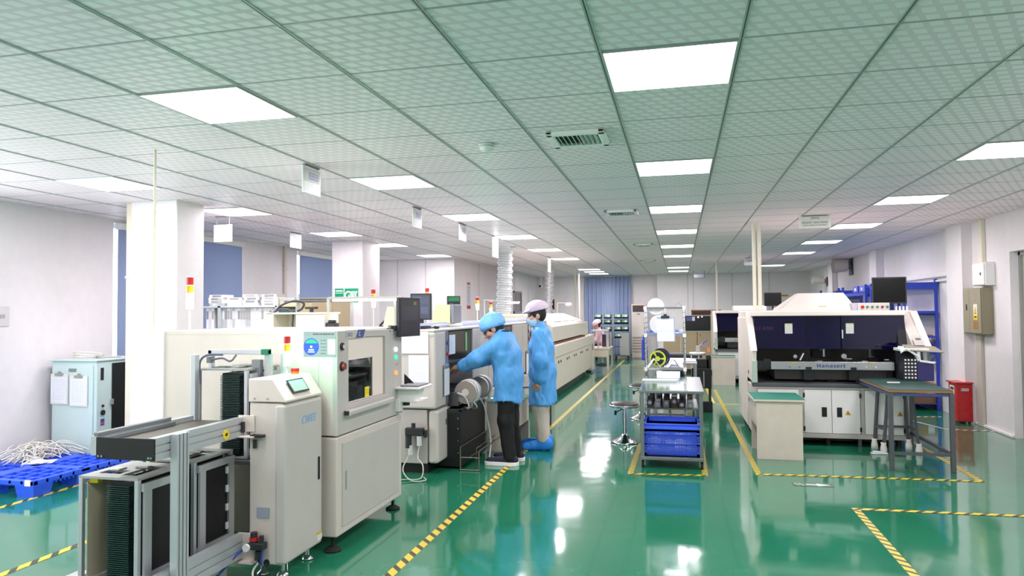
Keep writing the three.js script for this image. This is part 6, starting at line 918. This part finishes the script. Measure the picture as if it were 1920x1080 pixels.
// ---------------------------------------------------------------- people
function surfaceNets(f, mn, mx, h) {
  const n = [0, 1, 2].map(k => Math.ceil((mx[k] - mn[k]) / h) + 1), [nx, ny, nz] = n, F = new Float32Array(nx * ny * nz), id = (i, j, k) => (k * ny + j) * nx + i;
  for (let k = 0; k < nz; k++) for (let j = 0; j < ny; j++) for (let i = 0; i < nx; i++) F[id(i, j, k)] = f(mn[0] + i * h, mn[1] + j * h, mn[2] + k * h);
  const vi = new Int32Array(nx * ny * nz).fill(-1), pos = [], idx = [];
  const C = []; for (let q = 0; q < 8; q++) C.push([q & 1, q >> 1 & 1, q >> 2 & 1]);
  const E = []; for (let a = 0; a < 8; a++) for (const b of [1, 2, 4]) if (!(a & b)) E.push([a, a | b]);
  for (let k = 0; k < nz - 1; k++) for (let j = 0; j < ny - 1; j++) for (let i = 0; i < nx - 1; i++) {
    const v = C.map(c => F[id(i + c[0], j + c[1], k + c[2])]); let m = 0; v.forEach((x, q) => { if (x < 0) m |= 1 << q; }); if (m === 0 || m === 255) continue;
    let s = [0, 0, 0], c = 0; for (const [a, b] of E) if ((v[a] < 0) !== (v[b] < 0)) { const t = v[a] / (v[a] - v[b]); for (let q = 0; q < 3; q++) s[q] += C[a][q] + t * (C[b][q] - C[a][q]); c++; }
    vi[id(i, j, k)] = pos.length / 3; pos.push(mn[0] + (i + s[0] / c) * h, mn[1] + (j + s[1] / c) * h, mn[2] + (k + s[2] / c) * h);
  }
  const quad = (a, b, c, d, fl) => { if (a < 0 || b < 0 || c < 0 || d < 0) return; fl ? idx.push(a, b, c, a, c, d) : idx.push(a, c, b, a, d, c); };
  for (let k = 1; k < nz - 1; k++) for (let j = 1; j < ny - 1; j++) for (let i = 1; i < nx - 1; i++) {
    const a = F[id(i, j, k)] < 0;
    if (a !== F[id(i + 1, j, k)] < 0) quad(vi[id(i, j - 1, k - 1)], vi[id(i, j, k - 1)], vi[id(i, j, k)], vi[id(i, j - 1, k)], a);
    if (a !== F[id(i, j + 1, k)] < 0) quad(vi[id(i - 1, j, k - 1)], vi[id(i - 1, j, k)], vi[id(i, j, k)], vi[id(i, j, k - 1)], a);
    if (a !== F[id(i, j, k + 1)] < 0) quad(vi[id(i - 1, j - 1, k)], vi[id(i, j - 1, k)], vi[id(i, j, k)], vi[id(i - 1, j, k)], a);
  }
  const g = new THREE.BufferGeometry(); g.setAttribute('position', new THREE.Float32BufferAttribute(pos, 3)); g.setIndex(idx); g.computeVertexNormals(); return g;
}
const smin = (a, b, k) => { const h = Math.max(k - Math.abs(a - b), 0) / k; return Math.min(a, b) - h * h * k * .25; };
function coneD(x, y, z, a, b, ra, rb, sz = 1) {      // tapered capsule; sz > 1 widens it sideways (room z)
  const cz = sz === 1 ? 0 : (a[2] + b[2]) / 2; let ax = a[0], ay = a[1], az = a[2], bz = b[2]; if (sz !== 1) { z = cz + (z - cz) / sz; az = cz + (az - cz) / sz; bz = cz + (bz - cz) / sz; }
  const dx = b[0] - ax, dy = b[1] - ay, dz = bz - az, px = x - ax, py = y - ay, pz = z - az; const t = Math.max(0, Math.min(1, (px * dx + py * dy + pz * dz) / (dx * dx + dy * dy + dz * dz + 1e-9)));
  return Math.hypot(px - t * dx, py - t * dy, pz - t * dz) - (ra + (rb - ra) * t);
}
const ellD = (x, y, z, c, r) => { const a = (x - c[0]) / r[0], b = (y - c[1]) / r[1], d = (z - c[2]) / r[2], k0 = Math.hypot(a, b, d), k1 = Math.hypot(a / r[0], b / r[1], d / r[2]); return k1 < 1e-9 ? -Math.min(...r) : k0 * (k0 - 1) / k1; };
function bounds(list, pad) { const mn = [1e9, 1e9, 1e9], mx = [-1e9, -1e9, -1e9]; for (const [a, b, ra, rb, sz = 1] of list) for (const p of [a, b]) for (let k = 0; k < 3; k++) { const r = Math.max(ra, rb) * (k === 2 ? sz : 1) + pad; mn[k] = Math.min(mn[k], p[k] - r); mx[k] = Math.max(mx[k], p[k] + r); } return [mn, mx]; }
function blob(cones, k, h, extra, wrinkle = 0) {      // smooth union of tapered capsules
  const [mn, mx] = bounds(cones, .03);
  return surfaceNets((x, y, z) => { let d = 1e9; for (const c of cones) d = smin(d, coneD(x, y, z, ...c), k); if (extra) d = extra(d, x, y, z); if (wrinkle && Math.abs(d) < .05) d += wrinkle * (perlin.noise(x * 17 + 3, y * 7, z * 17) + .6 * perlin.noise(x * 31, y * 13 + x * 20, z * 29 + 5)); return d; }, mn, mx, h);
}
const add = (a, b, t = 1) => [a[0] + b[0] * t, a[1] + b[1] * t, a[2] + b[2] * t], mixp = (a, b, t) => [0, 1, 2].map(k => a[k] + (b[k] - a[k]) * t), unit = a => { const l = Math.hypot(...a); return a.map(v => v / l); }, crossp = (a, b) => [a[1] * b[2] - a[2] * b[1], a[2] * b[0] - a[0] * b[2], a[0] * b[1] - a[1] * b[0]];
function headFrame(c, fwd, up) { const d = unit(fwd), l = unit(crossp(up, d)), u = crossp(d, l); const P = (x, y, z) => [0, 1, 2].map(k => c[k] + d[k] * x + u[k] * y + l[k] * z); const Q = (x, y, z) => { const q = [x - c[0], y - c[1], z - c[2]]; return [q[0] * d[0] + q[1] * d[1] + q[2] * d[2], q[0] * u[0] + q[1] * u[1] + q[2] * u[2], q[0] * l[0] + q[1] * l[1] + q[2] * l[2]]; }; return { P, Q, c }; }
const around = (fr, f, r, h) => surfaceNets((x, y, z) => f(...fr.Q(x, y, z)), fr.c.map(v => v - r), fr.c.map(v => v + r), h);
function headSdf(x, y, z) {
  let d = ellD(x, y, z, [-.012, .025, 0], [.098, .108, .078]);
  d = smin(d, ellD(x, y, z, [.03, -.05, 0], [.062, .07, .057]), .05); d = smin(d, ellD(x, y, z, [.062, -.098, 0], [.03, .022, .03]), .03);
  d = smin(d, coneD(x, y, z, [.088, .012, 0], [.11, -.03, 0], .009, .015), .014); d = smin(d, ellD(x, y, z, [.088, -.066, 0], [.014, .008, .026]), .012); d = smin(d, ellD(x, y, z, [.083, .03, 0], [.016, .009, .05]), .014);
  for (const s of [-1, 1]) { d = Math.max(d, -(Math.hypot(x - .094, y - .008, z - s * .034) - .016)); d = smin(d, ellD(x, y, z, [-.008, -.01, s * .08], [.022, .034, .013]), .01); d = smin(d, ellD(x, y, z, [.06, -.028, s * .048], [.026, .02, .018]), .02); }
  return d;
}
function handCones(w, dir, thumb, curl) {            // wrist, direction of the fingers, direction of the thumb side, direction they curl towards
  const d = unit(dir), s = unit(thumb), c = unit(curl), out = [[w, add(w, d, .05), .024, .027]];
  [[.032, .072, 1], [.012, .08, 1.06], [-.01, .076, 1], [-.03, .066, .8]].forEach(([o, k, l]) => { const b = add(add(w, d, .025), s, o * .7), kn = add(add(w, d, k), s, o), m = add(add(kn, d, .034 * l), c, .014), t = add(add(m, d, .018 * l), c, .024 * l); out.push([b, kn, .0145, .0115], [kn, m, .0105, .009], [m, t, .009, .0075]); });
  const t0 = add(add(w, d, .02), s, .024), t1 = add(add(t0, d, .03), s, .022), t2 = add(add(t1, d, .028), c, .014); out.push([t0, t1, .014, .011], [t1, t2, .0105, .0085]); return out;
}
function worker(o, J, look) {
  const bodyCones = [[J.neckB, J.headC, .05, .048], [J.chest, J.neckB, .09, .055, 1.4], [J.waist, J.chest, .09, .1, 1.35], [J.hips, J.waist, .1, .09, 1.4]];
  for (const s of [0, 1]) bodyCones.push([J.sh[s], J.el[s], .05, .04], [J.el[s], J.wr[s], .04, .027], [J.hip[s], J.knee[s], .075, .052], [J.knee[s], J.ankle[s], .05, .03], [add(J.ankle[s], [0, -.03, 0]), J.toe[s], .024, .02]);
  const fr = headFrame(J.headC, J.look, J.headUp), g = [blob(bodyCones, .04, .014), around(fr, headSdf, .17, .0055)];
  for (const s of [0, 1]) { const hc = handCones(J.wr[s], J.hand[s][0], J.hand[s][1], J.hand[s][2]); const [mn, mx] = bounds(hc, .012); g.push(surfaceNets((x, y, z) => { let q = 1e9; for (const c of hc) q = smin(q, coneD(x, y, z, ...c), .008); return q; }, mn, mx, .0042)); }
  g.forEach(q => { if (q.attributes.uv) q.deleteAttribute('uv'); });
  mesh('body', g, look.skin, o);
  return fr;
}
const coatMat = c => new THREE.MeshPhysicalMaterial({ color: c, roughness: .5, sheen: .4, sheenRoughness: .5 });
const blueCoat = coatMat('#57a4e6');
function faceBits(o, fr, brow = true) {
  mesh('eyes', [-1, 1].map(s => sphere(...fr.P(.083, .009, s * .034), .0115)), std('#2a201c', .3), o);
  if (brow) mesh('eyebrows', [-1, 1].map(s => rod(fr.P(.094, .034, s * .02), fr.P(.084, .034, s * .052), .004)), M.hair, o);
}
{ // worker bending over the feeders
  const z = -7.12, o = roomThing('person', 'person in blue coat and blue bouffant cap bending over the machine feeders', 'person', [-1.76, 0, z]);
  const J = { headC: [-1.885, 1.375, z + .01], look: [-.82, -.55, .14], headUp: [-.5, .85, 0], neckB: [-1.79, 1.285, z], chest: [-1.74, 1.16, z], waist: [-1.745, .98, z], hips: [-1.735, .86, z],
    sh: [[-1.775, 1.245, z + .175], [-1.775, 1.245, z - .175]], el: [[-2.02, 1.08, z + .2], [-2.02, 1.06, z - .19]], wr: [[-2.225, .985, z + .1], [-2.23, .96, z - .1]],
    hand: [[[-1, -.12, -.12], [.1, .25, -1], [0, -1, 0]], [[-1, -.15, .1], [.1, .25, 1], [0, -1, 0]]], hip: [[-1.715, .86, z + .09], [-1.715, .86, z - .09]], knee: [[-1.745, .46, z + .09], [-1.735, .46, z - .12]], ankle: [[-1.7, .09, z + .09], [-1.69, .09, z - .15]], toe: [[-1.87, .04, z + .09], [-1.85, .04, z - .15]] };
  const fr = worker(o, J, { skin: M.skin2 });
  const hemY = .635;
  const cc = [[[-1.735, hemY, z], [-1.73, .9, z], .145, .138, 1.4], [[-1.73, .9, z], [-1.755, 1.12, z], .138, .148, 1.45], [[-1.755, 1.12, z], [-1.785, 1.24, z], .14, .1, 1.6], [[-1.77, 1.245, z + .13], [-1.77, 1.245, z - .13], .085, .085], [[-1.795, 1.285, z], [-1.815, 1.315, z], .078, .074]];
  for (const s of [0, 1]) cc.push([J.sh[s], J.el[s], .083, .07], [J.el[s], mixp(J.el[s], J.wr[s], .86), .068, .052]);
  mesh('coat', blob(cc, .06, .0105, (d, x, y, q) => Math.max(d, hemY - y - .02 * Math.sin(q * 22)), .011), blueCoat, o);
  mesh('cuff', [0, 1].map(s => { const a = mixp(J.el[s], J.wr[s], .84), b = mixp(J.el[s], J.wr[s], .95); return rod(a, b, .046, 16, .04); }), blueCoat, o);
  mesh('bracelet', [new THREE.TorusGeometry(.033, .009, 8, 22).rotateY(PI / 2).rotateZ(.35).translate(J.wr[0][0] + .0, J.wr[0][1], J.wr[0][2])], M.black, o);
  mesh('trousers', blob([0, 1].flatMap(s => [[J.hip[s], J.knee[s], .098, .078], [J.knee[s], add(J.ankle[s], [0, -.01, 0]), .078, .068]]).concat([[[-1.715, .78, z], [-1.715, .86, z], .11, .11, 1.5]]), .04, .011, (d, x, y) => Math.max(d, .055 - y), .008), std('#08090c', .75), o);
  const shoe = (s, y0, y1) => blob([[add(J.ankle[s], [.035, -.035, 0]), add(J.toe[s], [-.05, -.005, 0]), .052, .036, .85]], .02, .006, (d, x, y) => Math.max(d, y - y1, y0 - y));
  mesh('shoe', shoe(0, .028, .13), std('#1e1b33', .7), o); mesh('shoe', shoe(1, .028, .13), std('#1e1b33', .7), o);
  mesh('sole', [0, 1].map(s => { const a = J.ankle[s], t = J.toe[s]; const sh = HR(a[0] + .09 - (t[0] - .09), .095, .045); return new THREE.ExtrudeGeometry(sh, { depth: .03, bevelEnabled: true, bevelSize: .004, bevelThickness: .003, bevelSegments: 2 }).rotateX(-PI / 2).translate((a[0] + .09 + t[0] - .09) / 2, .003, a[2]); }), M.whitePlastic, o);
  mesh('cap', around(fr, (x, y, q) => { let d = ellD(x, y, q, [-.01, .066, 0], [.128, .102, .112]); d = smin(d, ellD(x, y, q, [-.038, .035, 0], [.115, .106, .106]), .06); d += .006 * perlin.noise(x * 40, y * 30, q * 40); const c = .004 + x * .26 - y; return Math.max(d, c) + (d > -.03 && c > -.03 ? .25 * Math.max(0, .03 + Math.min(d, c)) : 0); }, .24, .007), coatMat('#79bdf2'), o);
  mesh('hair', around(fr, (x, y, q) => Math.max(ellD(x, y, q, [-.016, .02, 0], [.106, .112, .086]), y - .045 - x * .12, x - .045 + y * .2, -(y + .055 - x * .2)), .2, .007), M.hair, o);
  faceBits(o, fr);
  mesh('glasses', [-1, 1].map(s => new THREE.TorusGeometry(.021, .002, 6, 20).rotateY(PI / 2).applyMatrix4(new THREE.Matrix4().makeBasis(V(...fr.P(1, 0, 0)).sub(V(...fr.c)), V(...fr.P(0, 1, 0)).sub(V(...fr.c)), V(...fr.P(0, 0, 1)).sub(V(...fr.c)))).translate(...fr.P(.104, .008, s * .032))).concat([-1, 1].map(s => rod(fr.P(.102, .012, s * .05), fr.P(-.01, .012, s * .084), .0018))), M.charcoal, o);
  mesh('collar', [new THREE.TorusGeometry(.078, .018, 8, 26).rotateX(PI / 2 - .2).rotateZ(.5).translate(-1.812, 1.312, z)], std('#1f2440', .8), o);
}
{ // worker standing and watching
  const z = -7.96, X = -1.545, o = roomThing('person', 'person in long blue coat, pink cap and face mask standing in the aisle', 'person', [X, 0, z]);
  const J = { headC: [X - .055, 1.505, z], look: [-.92, -.16, .3], headUp: [-.12, 1, 0], neckB: [X - .01, 1.36, z], chest: [X, 1.2, z], waist: [X, 1.0, z], hips: [X, .88, z],
    sh: [[X + .02, 1.29, z + .19], [X, 1.29, z - .19]], el: [[X + .04, 1.0, z + .235], [X, 1.0, z - .23]], wr: [[X - .005, .79, z + .215], [X - .06, .79, z - .2]],
    hand: [[[-.12, -1, -.05], [-1, .1, -.1], [-.2, 0, -1]], [[-.15, -1, .05], [-1, .1, .1], [-.2, 0, 1]]], hip: [[X, .88, z + .09], [X, .88, z - .09]], knee: [[X + .0, .48, z + .09], [X - .02, .48, z - .1]], ankle: [[X + .03, .09, z + .1], [X + .0, .09, z - .12]], toe: [[X - .13, .04, z + .12], [X - .17, .04, z - .1]] };
  const fr = worker(o, J, { skin: M.skin });
  const hemY = .515;
  const cc = [[[X + .015, hemY, z], [X + .01, .88, z], .158, .142, 1.32], [[X + .01, .88, z], [X, 1.16, z], .142, .135, 1.45], [[X, 1.16, z], [X, 1.3, z], .13, .085, 1.75], [[X + .005, 1.31, z + .12], [X + .005, 1.31, z - .12], .07, .07], [[X - .005, 1.35, z], [X - .01, 1.385, z], .072, .066]];
  for (const s of [0, 1]) cc.push([J.sh[s], J.el[s], .078, .078], [J.el[s], mixp(J.el[s], J.wr[s], .85), .08, .068]);
  mesh('coat', blob(cc, .05, .0105, (d, x, y, q) => Math.max(d, hemY - y - .015 * Math.sin(q * 20 + 1)), .013), coatMat('#58a8e8'), o);
  mesh('cuff', [0, 1].map(s => rod(mixp(J.el[s], J.wr[s], .84), mixp(J.el[s], J.wr[s], .97), .05, 16, .036)), blueCoat, o);
  mesh('bracelet', [new THREE.TorusGeometry(.034, .006, 8, 22).rotateX(PI / 2).translate(...J.wr[0])], M.charcoal, o);
  mesh('collar', [new THREE.TorusGeometry(.072, .013, 8, 26, 5.2).rotateX(PI / 2).rotateY(-PI + .5).scale(1, 1.6, 1).translate(X - .012, 1.385, z)], blueCoat, o);
  mesh('trousers', blob([0, 1].flatMap(s => [[J.hip[s], J.knee[s], .1, .088], [J.knee[s], add(J.ankle[s], [.0, .03, 0]), .088, .068]]), .03, .011, (d, x, y) => Math.max(d, .095 - y), .009), std('#d0c4b8', .85), o);
  mesh('shoe_cover', [0, 1].map(s => blob([[add(J.ankle[s], [.05, -.03, 0]), add(J.toe[s], [-.04, .0, 0]), .062, .046, .9], [add(J.ankle[s], [.03, .01, 0]), add(J.ankle[s], [-.02, .0, 0]), .062, .058, .9]], .03, .008, (d, x, y) => Math.max(d, .002 - y, y - .135), .008)), coatMat('#2f8ff0'), o);
  mesh('cap', around(fr, (x, y, q) => { let d = ellD(x, y, q, [-.02, .08, 0], [.135, .1, .108]); d = Math.max(d, -(y - .052 + x * .06)); d = smin(d, ellD(x, y, q, [.095, .066 - (x - .095) * .2, 0], [.062, .013, .085]), .02); return d + .003 * perlin.noise(x * 40, y * 40, q * 40); }, .23, .0065), coatMat('#dcc6da'), o);
  mesh('hair', around(fr, (x, y, q) => Math.max(ellD(x, y, q, [-.014, .022, 0], [.105, .112, .086]), y - .068, -(y + .075 - x * .55), Math.abs(q) < .06 ? x - .098 : x - .05), .2, .0065), M.hair, o);
  mesh('face_mask', around(fr, (x, y, q) => Math.max(Math.abs(smin(ellD(x, y, q, [.03, -.05, 0], [.074, .08, .069]), ellD(x, y, q, [.085, -.03, 0], [.04, .04, .035]), .04)) - .003, y + .012, -(y + .115), .015 - x), .2, .005), std('#bfe0f2', .8), o);
  mesh('mask_loop', [-1, 1].map(s => tube([fr.P(.03, -.03, s * .068), fr.P(.0, -.005, s * .086), fr.P(-.015, .01, s * .086)], .002, 10, 5)), M.whitePlastic, o);
  faceBits(o, fr);
}
{ // seated worker in pink at the far table
  const z = -20.4, X = -2.3, o = roomThing('person', 'person in pink coat and pale pink cap seated at the far table', 'person', [X, 0, z]);
  const J = { headC: [X - .03, 1.13, z], look: [-.85, -.45, .2], headUp: [-.3, 1, 0], neckB: [X + .03, 1.0, z], chest: [X + .06, .85, z], waist: [X + .1, .66, z], hips: [X + .1, .5, z],
    sh: [[X + .05, .93, z + .17], [X + .05, .93, z - .17]], el: [[X - .05, .7, z + .2], [X - .05, .7, z - .2]], wr: [[X - .22, .8, z + .12], [X - .22, .76, z - .1]], hand: [[[-1, .3, -.2], [0, .6, -1], [0, -1, 0]], [[-1, .2, .2], [0, .6, 1], [0, -1, 0]]], hip: [[X + .1, .5, z + .1], [X + .1, .5, z - .1]], knee: [[X - .3, .5, z + .12], [X - .3, .5, z - .12]], ankle: [[X - .28, .09, z + .12], [X - .28, .09, z - .12]], toe: [[X - .45, .04, z + .12], [X - .45, .04, z - .12]] };
  const fr = worker(o, J, { skin: M.skin });
  const cc = [[[X + .1, .42, z], [X + .1, .66, z], .16, .145, 1.3], [[X + .1, .66, z], [X + .05, .88, z], .145, .13, 1.45], [[X + .05, .88, z], [X + .03, .98, z], .1, .075, 1.6]]; for (const s of [0, 1]) cc.push([J.sh[s], J.el[s], .075, .065], [J.el[s], mixp(J.el[s], J.wr[s], .9), .062, .05]);
  mesh('coat', blob(cc, .05, .013, (d, x, y) => Math.max(d, .4 - y), .01), coatMat('#e3b4c8'), o);
  mesh('trousers', blob([0, 1].flatMap(s => [[J.hip[s], J.knee[s], .1, .08], [J.knee[s], J.ankle[s], .078, .06]]), .03, .015), std('#14141a', .8), o);
  mesh('shoes', [0, 1].map(s => blob([[add(J.ankle[s], [.03, -.03, 0]), add(J.toe[s], [-.03, 0, 0]), .05, .036]], .02, .01, (d, x, y) => Math.max(d, .002 - y))), M.black, o);
  mesh('cap', around(fr, (x, y, q) => Math.max(ellD(x, y, q, [-.025, .06, 0], [.14, .105, .115]), -(y - .02 + x * .05)), .22, .009), coatMat('#e6cfdc'), o);
  mesh('hair', around(fr, (x, y, q) => Math.max(ellD(x, y, q, [-.016, .02, 0], [.104, .11, .085]), y - .04, x - .03, -(y + .07 - x * .4)), .2, .009), M.hair, o);
  faceBits(o, fr, false);
  const s = roomThing('work_stool', 'dark round work stool under the seated worker in pink', 'stool', [X + .12, 0, z]); mesh('seat', cyl(X + .12, .37, z, .17, .05), M.charcoal, s); mesh('column', cyl(X + .12, .2, z, .025, .32), M.chrome, s); mesh('base', lathe([[0, 0], [.2, 0], [.2, .02], [.04, .06], [0, .06]], X + .12, 0, z), M.charcoal, s);
  const ch = roomThing('tool_caddy', 'dark caddy with bottles on the far table by the seated worker', 'caddy', [-1.98, .56, -19.7]); mesh('caddy_box', bx(-2.1, -1.9, .56, .9, -19.6, -19.8, .01), std('#3a2f48', .5), ch); mesh('bottle', [cyl(-1.95, .75, -19.52, .03, .36), cyl(-1.95, .97, -19.52, .012, .08)], M.whitePlastic, ch);
}
renderer.render(scene, camera);
